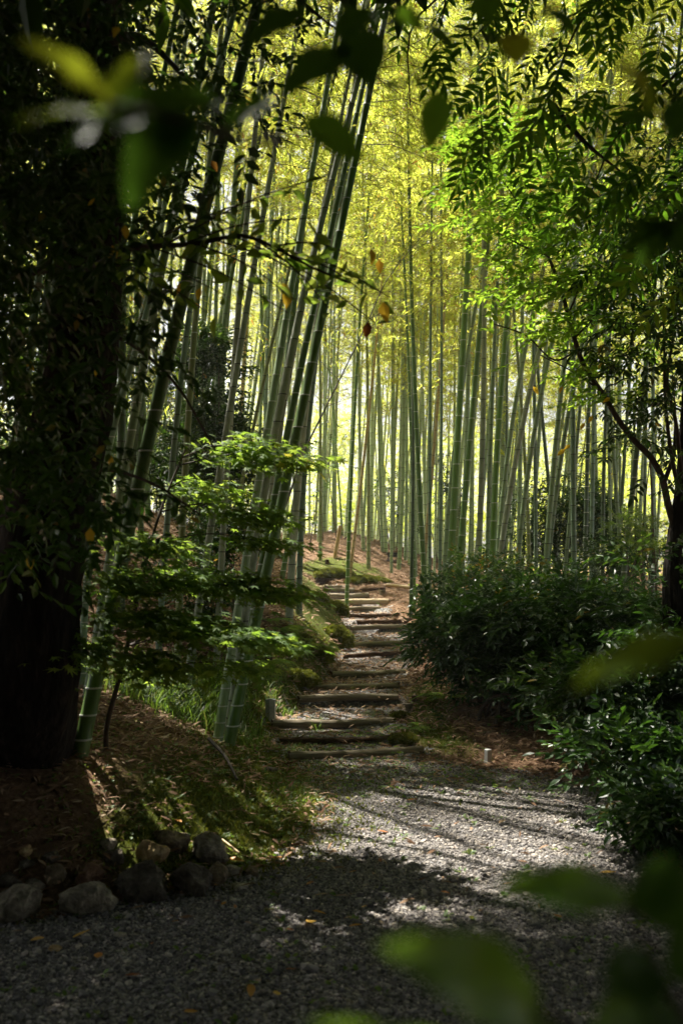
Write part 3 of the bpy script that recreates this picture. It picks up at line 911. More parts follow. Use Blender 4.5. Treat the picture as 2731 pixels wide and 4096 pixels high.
    ('greygreen', 'dark', 20, 16.8, 'bamboo leaning steeply just beyond the bright green one', [(1985, 2400), (2010, 1974), (2029, 1840), (2056, 1668), (2083, 1553), (2113, 1419), (2152, 1174)]),
    ('grey', 'dark', 24, 15.6, 'thick lichen-grey bamboo leaning furthest over the shrubs', [(1975, 2400), (2006, 2204), (2060, 1878), (2090, 1725), (2125, 1553), (2159, 1419), (2194, 1289)]),
    ('greygreen', 'dark', 21, 16.0, 'smooth grey-green bamboo leaning parallel to the lichen-grey one', [(2055, 2400), (2090, 2089), (2113, 1936), (2132, 1783), (2163, 1610), (2194, 1438), (2232, 1327)]),
    ('dark', 'dark', 11, 21.0, 'thin blackish bamboo behind the bright green one', [(2020, 2100), (2029, 1668), (2033, 1477), (2037, 1059)]),
    ('olive', 'white', 16, 18.0, 'olive green bamboo bending between the leaning grey ones', [(2118, 2300), (2109, 1974), (2102, 1783), (2085, 1550), (2070, 1300)]),
    ('greygreen', 'dark', 20, 18.5, 'upright grey bamboo seen between the two leaning grey ones', [(2075, 2300), (2079, 2050), (2083, 1859), (2090, 1600), (2094, 1400)]),
    ('blue', 'dark', 16, 17.0, 'slender upright bamboo before the tall dark shrub', [(2144, 2400), (2146, 1859), (2144, 1515), (2142, 1200)]),
    ('greygreen', 'dark', 23, 14.5, 'light grey-green bamboo leaning in front of the tall dark shrub', [(2172, 2400), (2194, 2185), (2224, 1783), (2251, 1591), (2274, 1400), (2292, 1250)]),
    ('greygreen', 'dark', 20, 14.8, 'bamboo crossing the light grey-green leaning one low down', [(2180, 2400), (2201, 2165), (2224, 1974), (2247, 1840), (2285, 1668), (2330, 1400)]),
    ('dark', 'dark', 16, 20.0, 'dark bamboo leaning backwards over the tall dark shrub', [(2210, 2100), (2194, 1897), (2178, 1744), (2168, 1600)]),
    ('blue', 'dark', 22, 14.0, 'straight bluish bamboo next to the curved branch', [(2296, 2330), (2296, 2108), (2298, 1725), (2302, 1513), (2306, 1300)]),
    ('greygreen', 'dark', 15, 14.4, 'thin bamboo slanting at the foot of the straight bluish one', [(2255, 2330), (2277, 2108), (2300, 1900), (2320, 1700)]),
    ('dark', 'white', 18, 17.0, 'shaded bamboo first past the straight bluish one', [(2340, 2250), (2349, 1959), (2357, 1768), (2370, 1450)]),
    ('blue', 'dark', 18, 17.5, 'shaded grey bamboo second past the straight bluish one', [(2365, 2250), (2372, 1970), (2379, 1768), (2390, 1450)]),
    ('dark', 'dark', 16, 16.5, 'shaded bamboo under the middle of the curved branch', [(2410, 2300), (2417, 1980), (2421, 1853), (2432, 1650)]),
    ('greygreen', 'dark', 13, 18.0, 'thin pale-edged bamboo under the curved branch', [(2444, 2250), (2442, 1938), (2440, 1700)]),
    ('greygreen', 'dark', 16, 17.0, 'bamboo leaning inward under the curved branch', [(2480, 2200), (2464, 1895), (2452, 1700)]),
    ('dark', 'dark', 15, 17.5, 'dark bamboo leaning outward under the curved branch', [(2470, 2250), (2493, 1938), (2510, 1750)]),
    ('dark', 'white', 23, 13.5, 'thick nearly black bamboo leaning behind the curved branch', [(2490, 2350), (2506, 2193), (2540, 1917), (2566, 1725), (2590, 1500)]),
    ('blue', 'dark', 14, 17.5, 'thin shaded bamboo before the forked tree trunk', [(2575, 2250), (2583, 1938), (2592, 1700)]),
    ('blue', 'dark', 16, 18.5, 'shaded bamboo nearest to the forked tree trunk', [(2610, 2250), (2614, 1950), (2622, 1650)]),
]
seed = 0
BPOS = []
for kind, ring, w, d, label, pts in BAMBOOS:
    seed += 1
    pth = path_from_px(pts, d or 0, lean=.24 if (d and d < 9 and pts[0][0] > 700) else (.12 if d and d < 6 else rng.normal(0.02, .015)), base_hit=d is None)
    dd = pth['d']
    r0 = w * .5 / FPX * dd * 1.04
    H = rng.uniform(12.5, 15.5)
    pth['space'] = float(np.clip(r0 / .05, .75, 1.35))
    BPOS.append((*[float(v) for v in pth['f'](pth['zb'])], r0))
    bamboo(label, kind, pth, r0, H, crown=rng.uniform(4.6, 6.2) if dd < 22 else rng.uniform(3.6, 5.4), ring=ring, group=None, sides=14 if dd < 11 else 10,
           seed=seed, fol_scale=rng.uniform(.95, 1.2))

# the rest of the grove: the many thin culms behind
ZONES_B = [
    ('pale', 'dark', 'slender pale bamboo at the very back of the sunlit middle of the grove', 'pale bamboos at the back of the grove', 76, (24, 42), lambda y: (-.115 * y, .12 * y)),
    ('greygreen', 'dark', 'thin grey-green bamboo far behind the shrubs on the shaded slope', 'grey-green bamboos behind the shrubs', 62, (20, 36), lambda y: (.11 * y, .40 * y)),
    ('green', 'dark', 'thin green bamboo standing deep in the grove behind the leaning clump', 'green bamboos behind the leaning clump', 42, (13, 34), lambda y: (-.30 * y, -.07 * y)),
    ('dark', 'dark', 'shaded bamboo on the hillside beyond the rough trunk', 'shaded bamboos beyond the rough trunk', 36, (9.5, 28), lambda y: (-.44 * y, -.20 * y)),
]
for kind, ring, label, group, n, (y0, y1), xr_ in ZONES_B:
    made = tries = 0
    while made < n and tries < 9000:
        tries += 1
        y = y0 + (y1 - y0) * rng.random() ** .8
        a, b = xr_(y)
        x = rng.uniform(a, b)
        if x_left(y) - .3 < x < x_right(y) + .3 and y < 24:
            continue
        if any((x - q[0]) ** 2 + (y - q[1]) ** 2 < (.38 if y < 24 else .32) ** 2 for q in BPOS):
            continue
        zb = float(smooth_z(x, y))
        sx = rng.normal(.035, .05); sy = rng.normal(0, .03); cv = rng.normal(0, .002)
        def f(z, x=x, y=y, zb=zb, sx=sx, sy=sy, cv=cv):
            z = np.asarray(z, float)
            return x + sx * (z - zb) + cv * (z - zb) ** 2, y + sy * (z - zb)
        r0 = rng.uniform(.034, .058)
        BPOS.append((x, y, r0))
        seed += 1
        kk = kind
        q = rng.random()
        if kind == 'pale': kk = 'pale' if q < .6 else ('greygreen' if q < .9 else 'olive')
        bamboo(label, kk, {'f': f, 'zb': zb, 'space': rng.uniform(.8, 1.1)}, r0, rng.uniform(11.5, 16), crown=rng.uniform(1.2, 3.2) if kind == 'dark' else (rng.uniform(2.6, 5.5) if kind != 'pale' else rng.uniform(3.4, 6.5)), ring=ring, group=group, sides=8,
               seed=seed, fol_scale=rng.uniform(.95, 1.25))
        made += 1
    print(label, made)

# the thin dead pole leaning across the grove
mb = MB()
pl = [P(x, y, d) for x, y, d in [(1155, 1985, 12.5), (1219, 1802, 13), (1297, 1641, 13.5), (1410, 1411, 14.3), (1464, 1300, 14.7), (1544, 1124, 15.2), (1621, 1021, 15.6), (1755, 868, 16.2)]]
p0 = np.array(pl[0]); dirv = norm(p0 - np.array(pl[2]))
q = p0.copy()
while q[2] > float(smooth_z(q[0], q[1])):
    q = q + dirv * .1
sp = spline([q] + pl, 60)
root = thing('leaning_pole', 'thin dark dead bamboo leaning diagonally across the other stems', 'dead bamboo', q)
rad = np.linspace(.017, .004, 60); rad[4::5] *= 1.18
tube(mb, sp - q, rad, 7)
mb.build('culm', noisemat('dead_culm', [(.3, (.07, .06, .045)), (.7, (.14, .12, .09))], nscale=20, rough=.7), root)
for i in (26, 30, 34, 40, 44, 48, 52):
    for s_ in (-1, 1):
        mb = MB()
        e = sp[i] + np.array([s_ * rng.uniform(.3, .9), rng.normal(0, .2), rng.uniform(.1, .8)])
        tube(mb, np.array([sp[i], (sp[i] + e) / 2 + rng.normal(0, .04, 3), e]) - q, [.004, .003, .0015], 4)
        mb.build('dead_twig', M_TWIG, root)

# ------------------------------------------------------------------ log steps
def end_jag(n, s):
    return rng.normal(0, s, n)


for (x0, y0, x1, y1, th, kind, label), (h0, h1) in zip(LOGS, LOG_PTS):
    d = float(proj((h0 + h1) / 2)[2])
    r = th * .5 / FPX * d * 1.15
    ym = (h0[1] + h1[1]) / 2
    zt = float(base_z(ym + .12))
    up = r * (-.1 if kind == 'rotten' else .22)
    p0 = np.array([h0[0], h0[1], min(max(h0[2], zt - .01), zt + .06) + up]); p1 = np.array([h1[0], h1[1], min(max(h1[2], zt - .01), zt + .06) + up])
    if p0[2] - p1[2] > .12: p0[2] = p1[2] + .12
    L = np.linalg.norm(p1 - p0)
    n = 34; sd = 18
    ax = (p1 - p0) / L
    a = np.arange(sd) / sd * 2 * math.pi
    t = np.linspace(0, 1, n)
    B = norm(np.cross(ax, [0, 0, 1])); C = np.cross(B, ax)
    rot = .30 if kind == 'rotten' else .05
    ph = rng.uniform(0, 6, 6)
    rr = r * (1 + .05 * np.sin(t[:, None] * 9 + ph[0]) + rot * (.5 * np.sin(a[None] * 3 + ph[1] + t[:, None] * 3) * np.sin(t[:, None] * 14 + ph[2]) + .4 * np.sin(a[None] * 5 + ph[3]) * np.sin(t[:, None] * 31 + ph[4])) + .03 * rng.normal(size=(n, sd)) * (1 + 3 * (kind == 'rotten')))
    bow = .012 * np.sin(t * math.pi) * rng.choice([-1, 1])
    V = p0 + t[:, None, None] * (p1 - p0) + rr[..., None] * (np.cos(a)[None, :, None] * B + np.sin(a)[None, :, None] * C) + bow[:, None, None] * np.array([0, 0, 1.0])
    V[0] += ax * rng.normal(0, .012, (sd, 1)); V[-1] += ax * rng.normal(0, .012, (sd, 1))
    c = (p0 + p1) / 2
    i = np.arange(n - 1)[:, None] * sd; j = np.arange(sd)[None]; k = (j + 1) % sd
    F = np.stack([i + j, i + k, i + sd + k, i + sd + j], -1).reshape(-1, 4)
    ang = math.atan2(ax[1], ax[0])
    mb = MB()
    Rz = rotz(-ang)
    mb.add((V - c).reshape(-1, 3) @ Rz.T, F, 0)
    for e in (0, n - 1):
        mb.add(np.concatenate([V[e] - c, [(V[e]).mean(0) - c]]) @ Rz.T, np.stack([np.arange(sd), (np.arange(sd) + 1) % sd, np.full(sd, sd)], -1), 1, .5, False)
    o = mb.build('log_step', [M_WOOD[kind], M_WOOD['pale' if kind == 'pale' else 'rotten']])
    o.location = c; o.rotation_euler = (0, 0, ang)
    tag(o, label, 'log step', 'log steps of the path')

# a small log lying across the turn of the path and the long cut bamboo edging the slope
def rod(name, label, cat, a, b, r, mat, sides=12, rings=None, group=None, lift=0.0):
    c = (a + b) / 2
    n = 30
    t = np.linspace(0, 1, n)
    rr = np.full(n, r) * (1 - .15 * t)
    if rings:
        rr[np.linspace(2, n - 2, rings).astype(int)] *= 1.12
    mb = MB(); tube(mb, (a + t[:, None] * (b - a)) - c, rr, sides)
    o = mb.build(name, mat)
    o.location = c
    return tag(o, label, cat, group)


a, b = hit(1439, 2368), hit(1541, 2360)
rod('log_step', 'thin crumbling log continuing the row beside the moss mound', 'log step', a + [0, 0, .04], b + [0, 0, .04], .035, M_WOOD['rotten'], group='log steps of the path')
a, b = hit(1546, 2350), hit(1760, 2372)
rod('bamboo_pole', 'long cut bamboo lying along the foot of the litter slope', 'bamboo pole', a + [0, 0, .05], b + [0, 0, .05], .042, M_POLE, rings=7)
a, b = hit(836, 2984), hit(948, 3138)
mid = (a + b) / 2
mb = MB(); tube(mb, spline([a - mid + [0, 0, .05], [0.02, 0, .05], b - mid + [0, 0, .03]], 14), np.linspace(.014, .009, 14), 6)
o = mb.build('stick', M_LIMB); o.location = mid; tag(o, 'brown stick lying down the mossy bank beside the leaning clump', 'stick')
a, b = hit(888, 3390), hit(956, 3436)
mid = (a + b) / 2
mb = MB(); tube(mb, spline([a - mid + [0, 0, .04], [0, 0, .035], b - mid + [0, 0, .03]], 10), .006, 6)
o = mb.build('stick', M_POLE); o.location = mid; tag(o, 'thin straw coloured twig sticking out beside the grey triangular stone', 'stick')
a, b = hit(2500, 3495), hit(2731, 3560)

# stumps and the cut stake
def stump(name, label, cat, px, py_base, py_top, w, mat, lean=0.0, hollow=False, rings=2):
    p = hit(px, py_base)
    d = float(proj(p)[2]); h = (py_base - py_top) / FPX * d; r = w * .5 / FPX * d
    n = 10
    t = np.linspace(-.06, 1, n)
    pts = np.column_stack([lean * h * t, 0 * t, h * t])
    rr = np.full(n, r); rr[0] *= 1.15
    if rings:
        for q_ in np.linspace(2, n - 2, rings).astype(int): rr[q_] *= 1.08
    mb = MB()
    sd = 14
    tube(mb, pts, rr * (1 + rng.normal(0, .02, n)), sd, 0, .5, False)
    a_ = np.arange(sd) / sd * 6.2832
    top = pts[-1] + np.column_stack([np.cos(a_), np.sin(a_), rng.normal(0, .06, sd)]) * r
    mb.add(np.concatenate([top, [pts[-1] - [0, 0, r * (1.2 if hollow else .05)]]]), np.stack([np.arange(sd), (np.arange(sd) + 1) % sd, np.full(sd, sd)], -1), 1, .5, False)
    o = mb.build(name, [mat, M_WOOD['rotten'] if hollow else M_WOOD['weathered']])
    o.location = p
    return tag(o, label, cat)


stump('bamboo_stake', 'tall tan cut bamboo stake standing on the litter slope', 'stake', 1338, 2232, 2102, 15, M_POLE, .18, True, 3)
stump('stump', 'small dark tree stump on the moss edge below the cut stake', 'stump', 1308, 2256, 2238, 17, M_WOOD['rotten'])
stump('stump', 'short mossy post at the end of the topmost logs', 'stump', 1530, 2378, 2361, 24, M_WOOD['mossy'])
stump('bamboo_stake', 'short tan bamboo stub just above the lying pole', 'stake', 1737, 2362, 2333, 16, M_POLE, 0, True, 1)
stump('stump', 'grey sawn stump beside the widest gravel tread', 'stump', 1634, 2842, 2815, 32, M_WOOD['weathered'])
stump('stump', 'low dark stump just above the grey sawn one by the path', 'stump', 1659, 2806, 2782, 26, M_WOOD['rotten'])
stump('stump', 'small dark stump in the ferns behind the maple leaves', 'stump', 1075, 2650, 2618, 26, M_WOOD['rotten'])
stump('bamboo_stake', 'cut bamboo stub in the shaded litter by the rough trunk', 'stake', 297, 2740, 2665, 28, M_POLE, 0, True, 2)

# path light posts: hexagonal hollow concrete post, and two pale square ones
p = hit(1082, 2872); d = float(proj(p)[2])
r = 43 * .5 / FPX * d; h = 74 / FPX * d
root = thing('path_post', 'grey hexagonal concrete post with an open top beside the steps', 'post', p)
mb = MB(); a_ = np.arange(6) / 6 * 6.2832 + .35
ring = lambda rad, z: np.column_stack([np.cos(a_) * rad, np.sin(a_) * rad, np.full(6, z)])
V = np.concatenate([ring(r, -.05), ring(r, h), ring(r * .82, h), ring(r * .80, h * .45), [[0, 0, h * .45]]])
F = [[k + o_, (k + 1) % 6 + o_, (k + 1) % 6 + 6 + o_, k + 6 + o_] for o_ in (0, 6, 12) for k in range(6)]
mb.add(V, F, 0, .5, False)
mb.build('shell', M_CONC, root)
mb = MB(); V = np.concatenate([ring(r * .79, h * .5), [[0, 0, h * .5]]])
mb.add(V, [[k, (k + 1) % 6, 6] for k in range(6)], 0, .5, False)
mb.build('well_floor', M_IRON, root)  # flat black floor inside the open post


def square_post(label, px, pyb, w, hpx):
    p = hit(px, pyb); d = float(proj(p)[2]); r = w * .5 / FPX * d; h = hpx / FPX * d
    root = thing('marker_post', label, 'post', p)
    root.rotation_euler = (0, .02, .5)
    s = np.array([[-1, -1], [1, -1], [1, 1], [-1, 1]])
    V = np.concatenate([np.column_stack([s * r * q, np.full(4, z)]) for q, z in ((.8, -.04), (.8, h * .93), (.74, h * .96), (.5, h))])
    F = [[k + o_, (k + 1) % 4 + o_, (k + 1) % 4 + 4 + o_, k + 4 + o_] for o_ in (0, 4, 8) for k in range(4)] + [[12, 13, 14, 15]]
    mb = MB(); mb.add(V, F, 0, .5, False); mb.build('post_body', M_WHITE, root)
    V = np.concatenate([np.column_stack([s * r * .95, np.full(4, z)]) for z in (-.02, h * .12)])
    mb = MB(); mb.add(V, F[:4] + [[4, 5, 6, 7]], 0, .5, False); mb.build('foot', M_CONC, root)


square_post('pale square marker post in the shade under the hedge at the gravel edge', 1951, 3052, 26, 54)
square_post('small white marker post at the foot of the curved green bamboo', 1690, 2452, 15, 40)

# iron fire basket on the slope
p = hit(1572, 2246); d = float(proj(p)[2]); u = d / FPX
root = thing('fire_basket', 'black iron fire basket on thin legs at the edge of the litter slope', 'fire basket', p)
W_, D_ = 26 * u, .16
mb = MB()
z0, z1 = 18 * u, 36 * u
s = np.array([[-1, -1], [1, -1], [1, 1], [-1, 1]])
V = np.concatenate([np.column_stack([s * [W_ * .78, D_ * .8], np.full(4, z0)]), np.column_stack([s * [W_, D_], np.full(4, z1)]), np.column_stack([s * [W_ * .93, D_ * .93], np.full(4, z1)]), np.column_stack([s * [W_ * .74, D_ * .75], np.full(4, z0 + .01)])])
F = [[k + o_, (k + 1) % 4 + o_, (k + 1) % 4 + 4 + o_, k + 4 + o_] for o_ in (0, 4, 8) for k in range(4)] + [[3, 2, 1, 0], [12, 13, 14, 15]]
mb.add(V, F, 0, .5, False); mb.build('tray', M_IRON, root)
for q_ in s:
    mb = MB(); tube(mb, np.array([[q_[0] * W_ * .72, q_[1] * D_ * .7, z0], [q_[0] * W_ * .8, q_[1] * D_ * .8, z0 * .5], [q_[0] * W_ * .86, q_[1] * D_ * .9, -.03]]), .012, 6)
    mb.build('leg', M_IRON, root)
mb = MB(); V = np.array([[-W_ * 1.2, -D_ * 1.2, .015], [W_ * .9, -D_ * 1.2, .02], [W_ * .9, D_, .03], [-W_ * 1.2, D_, .025]])
mb.add(np.concatenate([V, V + [0, 0, .012]]), [[3, 2, 1, 0], [4, 5, 6, 7]] + [[k, (k + 1) % 4, (k + 1) % 4 + 4, k + 4] for k in range(4)], 0, .5, False)
mb.build('base_plate', M_IRON, root)

# bamboo rail with rope ties in the hedge at the edge of the clearing
a = P(2440, 2850, 7.6); b = P(2800, 2905, 7.2); c = (a + b) / 2
root = thing('bamboo_rail', 'weathered bamboo rail tied with rope inside the dark hedge', 'rail', c)
mb = MB(); n = 40; t = np.linspace(0, 1, n)[:, None]; rr = np.full(n, .022); rr[[5, 14, 23, 32]] = .026
tube(mb, a + t * (b - a) - c, rr, 10); mb.build('pole', M_POLE, root)
for q_ in (.02, .62):
    ctr = a + q_ * (b - a) - c
    mb = MB(); an = np.linspace(0, 6.2832, 17)
    tube(mb, ctr + np.column_stack([.01 * np.sin(an * 2), .03 * np.cos(an), .03 * np.sin(an)]), .006, 5)
    tube(mb, ctr + np.array([[0, -.03, 0], [.005, -.035, -.08], [0, -.03, -.16]]), .005, 5)
    mb.build('rope_tie', M_ROPE, root)
    z0 = float(ground_z((ctr + c)[0], (ctr + c)[1] + .05))
    mb = MB(); tube(mb, np.array([ctr + [0, .045, .06], [ctr[0], ctr[1] + .045, z0 - c[2] - .1]]), .022, 8); mb.build('upright', M_LIMB, root)

# ------------------------------------------------------------------ stones at the edge of the gravel
def stone(label, px, py, w, h, kind, group='stones edging the bank', seed=0, name='stone', sink=.18):
    r = np.random.default_rng(seed + 900)
    p = hit(px, py + h * .42)
    d = float(proj(p)[2]); sx = w * .5 / FPX * d * 1.08; sz = h * .5 / FPX * d * 1.18
    import bmesh
    bm = bmesh.new()
    bmesh.ops.create_icosphere(bm, subdivisions=4, radius=1)
    V = np.array([v.co[:] for v in bm.verts])
    # cut by random planes for angular faces
    for _ in range(11):
        nrm = norm(r.normal(size=3)); o_ = r.uniform(.5, .88)
        dd = V @ nrm - o_
        V -= np.where(dd > 0, dd, 0)[:, None] * nrm * .92
    V += .05 * np.sin(V[:, [1, 2, 0]] * 5 + r.uniform(0, 6, 3)) + r.normal(0, .008, V.shape)
    V += .035 * np.sin(V[:, [2, 0, 1]] * 13 + r.uniform(0, 6, 3)) * np.sin(V[:, [1, 2, 0]] * 9 + r.uniform(0, 6, 3)) + .018 * np.sin(V[:, [0, 2, 1]] * 31 + r.uniform(0, 6, 3))
    V *= [sx, (sx + sz) * .5 * r.uniform(.8, 1.1), sz]
    V = V @ rotz(r.uniform(-.5, .5)).T
    F = np.array([[v.index for v in f.verts] for f in bm.faces])
    bm.free()
    mb = MB(); mb.add(V, F, 0, .5, True)
    o = mb.build(name, M_ROCK[kind])
    o.location = p + np.array([0, (sx + sz) * .25, sz * (1 - 2 * sink) * .8])
    return tag(o, label, 'stone' if name == 'stone' else 'pebble', group)


STONES = [
    (671, 3362, 165, 98, 'brown', 'brown angular stone topmost on the stone edging'),
    (836, 3397, 160, 118, 'grey', 'grey triangular stone beside the brown angular one'),
    (601, 3419, 132, 108, 'tan', 'yellowish lumpy stone below the brown angular one'),
    (566, 3532, 240, 178, 'dark', 'large dark boulder in the middle of the stone edging'),
    (758, 3532, 165, 130, 'dark', 'rough brown-black stone between the large dark boulder and the gravel'),
    (862, 3506, 98, 98, 'brown', 'crumbly brown stone with leaves caught on it'),
    (936, 3489, 82, 54, 'pale', 'whitish sunlit stone at the end of the edging'),
    (1004, 3492, 68, 40, 'brown', 'flat brown stone past the whitish one'),
    (322, 3610, 235, 135, 'grey', 'broad grey boulder resting on the gravel'),
    (52, 3625, 200, 155, 'grey', 'grey boulder cut off by the picture border'),
    (218, 3504, 98, 84, 'brown', 'small rounded brown stone above the broad grey boulder'),
    (344, 3506, 122, 90, 'red', 'reddish stone next to the large dark boulder'),
    (139, 3544, 92, 56, 'grey', 'small pale grey stone between the two grey boulders'),
    (96, 3404, 54, 48, 'tan', 'little tan stone lying alone up in the shade'),
    (96, 3458, 74, 40, 'dark', 'flat dark stone under the little tan one'),
    (444, 3430, 118, 58, 'dark', 'low dark slab behind the large dark boulder'),
    (431, 3380, 74, 44, 'grey', 'small grey stone on the low dark slab'),
    (200, 3430, 80, 44, 'dark', 'half buried dark stone above the small rounded brown one'),
    (955, 3548, 74, 30, 'pale', 'thin pale slab lying flat at the gravel edge'),
    (1085, 3080, 60, 26, 'dark', 'flat stone in the moss below the second log'),
    (30, 3520, 100, 60, 'dark', 'dark stone above the boulder at the picture border'),
]
for k, (px, py, w, h, kind, label) in enumerate(STONES):
    stone(label, px, py, w, h, kind, seed=k)
for k, (px, py, w, h, kind, label) in enumerate([
        (479, 3742, 54, 26, 'pale', 'white pebble on the dark gravel below the large boulder'),
        (218, 3800, 52, 28, 'tan', 'beige pebble on the gravel below the broad grey boulder'),
        (1812, 3510, 26, 16, 'pale', 'pale round pebble on the gravel near the big blurred leaf'),
        (2348, 3140, 36, 18, 'brown', 'brown pebble at the shaded far edge of the gravel'),
        (315, 3786, 34, 20, 'pale', 'small pale pebble beside the beige one')]):
    stone(label, px, py, w, h, kind, 'loose pebbles on the gravel', 50 + k, 'pebble', .15)

# moss cushions
def moss_mound(label, px, py, w, h, seed):
    r = np.random.default_rng(seed + 70)
    p = hit(px, py); d = float(proj(p)[2]); sx = w * .5 / FPX * d; sz = h * .5 / FPX * d
    n1, n2 = 28, 14
    a_ = np.arange(n1) / n1 * 6.2832
    b_ = np.linspace(0, 1, n2)
    ph = r.uniform(0, 6, 6)
    rad = np.sin(b_ * math.pi / 2)[:, None] * (1 + .18 * np.sin(3 * a_ + ph[0])[None] + .1 * np.sin(7 * a_ + ph[1])[None])
    X = rad * np.cos(a_) * sx; Y = rad * np.sin(a_) * sx * .8
    Z = (np.cos(b_ * math.pi / 2) ** .8)[:, None] * sz * 1.2 * (1 + .2 * np.sin(a_ * 2 + ph[2])[None] * b_[:, None]) - sz * .25
    Z = Z + sz * (.22 * np.sin(X / sx * 6 + ph[3]) * np.cos(Y / sx * 7 + ph[4]) + .13 * np.sin(X / sx * 15 + ph[5]) * np.sin(Y / sx * 13 + ph[1])) * (1 - b_[:, None] * .4)
    Z = np.where(b_[:, None] > .97, -sz * .5, Z * .8)
    V = np.stack([X, Y, Z], -1).reshape(-1, 3)
    i = np.arange(n2 - 1)[:, None] * n1; j = np.arange(n1)[None]; k = (j + 1) % n1
    F = np.stack([i + j, i + k, i + n1 + k, i + n1 + j], -1).reshape(-1, 4)[:, ::-1]
    root = thing('moss_cushion', label, 'moss', p)
    mb = MB(); mb.add(V, F); mb.build('cushion', M_MOSSBODY, root)
    # short fuzzy shoots all over it
    n = int(min(9000, 1500 + 22000 * sx * sx * 4))
    fi = r.integers(0, len(F), n); uv = r.random((n, 2))
    q0, q1, q2, q3 = (V[F[fi, c_]] for c_ in range(4))
    pos = q0 + (q1 - q0) * uv[:, :1] + (q3 - q0) * uv[:, 1:]
    nr = norm(np.cross(q1 - q0, q3 - q0)); nr *= np.sign(nr[:, 2:3] + .2)
    D = norm(nr + r.normal(0, .45, (n, 3)))
    mb = MB(); scatter(mb, *blade_tpl(.35, .1), pos, frames(D, r.normal(size=(n, 3))), r.uniform(.012, .030, n) * max(1.0, d / 9), r.beta(2, 2, n))
    mb.build('moss_shoots', M_MOSSB, root)


M_MOSSBODY = noisemat('moss_body', [(.3, (.05, .06, .007)), (.55, (.12, .125, .015)), (.75, (.20, .19, .025))], nscale=14, rough=.95, bump=1, bscale=45, bdist=.03, spec=.1)
for k, (px, py, w, h, label) in enumerate([
        (1330, 2300, 150, 44, 'sunlit moss mound behind the topmost log'), (1460, 2330, 180, 50, 'long sunlit moss mound edging the litter slope'),
        (1340, 2448, 110, 90, 'mossy hummock right beside the green bamboo standing on the path'), (1340, 2560, 130, 120, 'big mossy boulder shape where the path bends'),
        (1270, 2630, 130, 90, 'dark moss hummock below the big mossy boulder shape'), (1190, 2720, 150, 90, 'dark mossy corner above the widest gravel tread'),
        (1115, 2240, 46, 60, 'round moss cushion on the hillside behind the leaning clump'), (1620, 2960, 110, 50, 'low moss patch at the far end of the second log'),
        (1600, 2870, 80, 40, 'small moss patch between the grey sawn stump and the third log'), (1270, 2400, 90, 60, 'bright moss tuft under the blue-grey bamboo'),
        (1200, 2570, 120, 60, 'moss tuft among the ferns on the bank'), (1705, 2512, 70, 20, 'flat moss patch by the foot of the curved green bamboo')]):
    moss_mound(label, px, py, w, h, k)

# ------------------------------------------------------------------ stuff on the ground
def in_view(x, y, z, margin=120):
    px, py, d = proj(np.stack([x, y, z], -1))
    return (d > .5) & (px > -margin) & (px < 2731 + margin) & (py < 4096 + margin) & (py > -margin)


def region_points(n, y0, y1, power=1.0, xr=(-9, 9)):
    y = y0 + (y1 - y0) * rng.random(n) ** power
    hw = .40 * y + .3
    x = rng.uniform(-1, 1, n) * hw
    k = (x > xr[0]) & (x < xr[1])
    return x[k], y[k]


# loose gravel stones
import bmesh as _bm
_b = _bm.new(); _bm.ops.create_icosphere(_b, subdivisions=1, radius=.5)
ICO_V = np.array([v.co[:] for v in _b.verts]); ICO_F = np.array([[v.index for v in f.verts] for f in _b.faces]); _b.free()
x, y = region_points(290000, 3.0, 8.0, 1.15)
k = (x > x_left(y) - .05) & (x < x_right(y) + .1)
x, y = x[k], y[k]
n = len(x)
size = np.clip(rng.lognormal(math.log(.0095), .46, n), .005, .045)
size = np.where(rng.random(n) < .004, size * 2, size)
z = ground_z(x, y) + size * .12
tv = np.stack([ICO_V + rng.normal(0, .09, ICO_V.shape) for _ in range(1)])[0]
mb = MB()
for q_ in range(6):
    s_ = np.arange(n) % 6 == q_
    tv = ICO_V * [1, .8, .62] + rng.normal(0, .07, ICO_V.shape)
    D = rand_dirs(s_.sum(), 0, .25)
    scatter(mb, tv, ICO_F, np.stack([x, y, z], -1)[s_], frames(D, np.tile([0, 0, 1.], (s_.sum(), 1)) + rng.normal(0, .3, (s_.sum(), 3))), size[s_], rng.beta(1.9, 2.0, s_.sum()))
tag(mb.build('gravel', M_STONE), kind='stuff')
print('gravel', n)
# finer gravel on the treads
x, y = region_points(130000, 8.0, 16.5, 1.2, (-1, 1.5))
k = (x > x_left(y)) & (x < x_right(y))
x, y = x[k], y[k]; n = len(x)
size = np.clip(rng.lognormal(math.log(.014), .3, n), .007, .03)
mb = MB()
OCT_V = np.array([[.5, 0, 0], [-.5, 0, 0], [0, .45, 0], [0, -.4, 0], [.05, 0, .35], [0, 0, -.35]])
OCT_F = np.array([[0, 2, 4], [2, 1, 4], [1, 3, 4], [3, 0, 4]])
scatter(mb, OCT_V, OCT_F, np.stack([x, y, ground_z(x, y)], -1), frames(rand_dirs(n, 0, .3), np.tile([0, 0, 1.], (n, 1))), size, rng.beta(1.3, 4.2, n))
tag(mb.build('tread_gravel', M_STONE), kind='stuff')

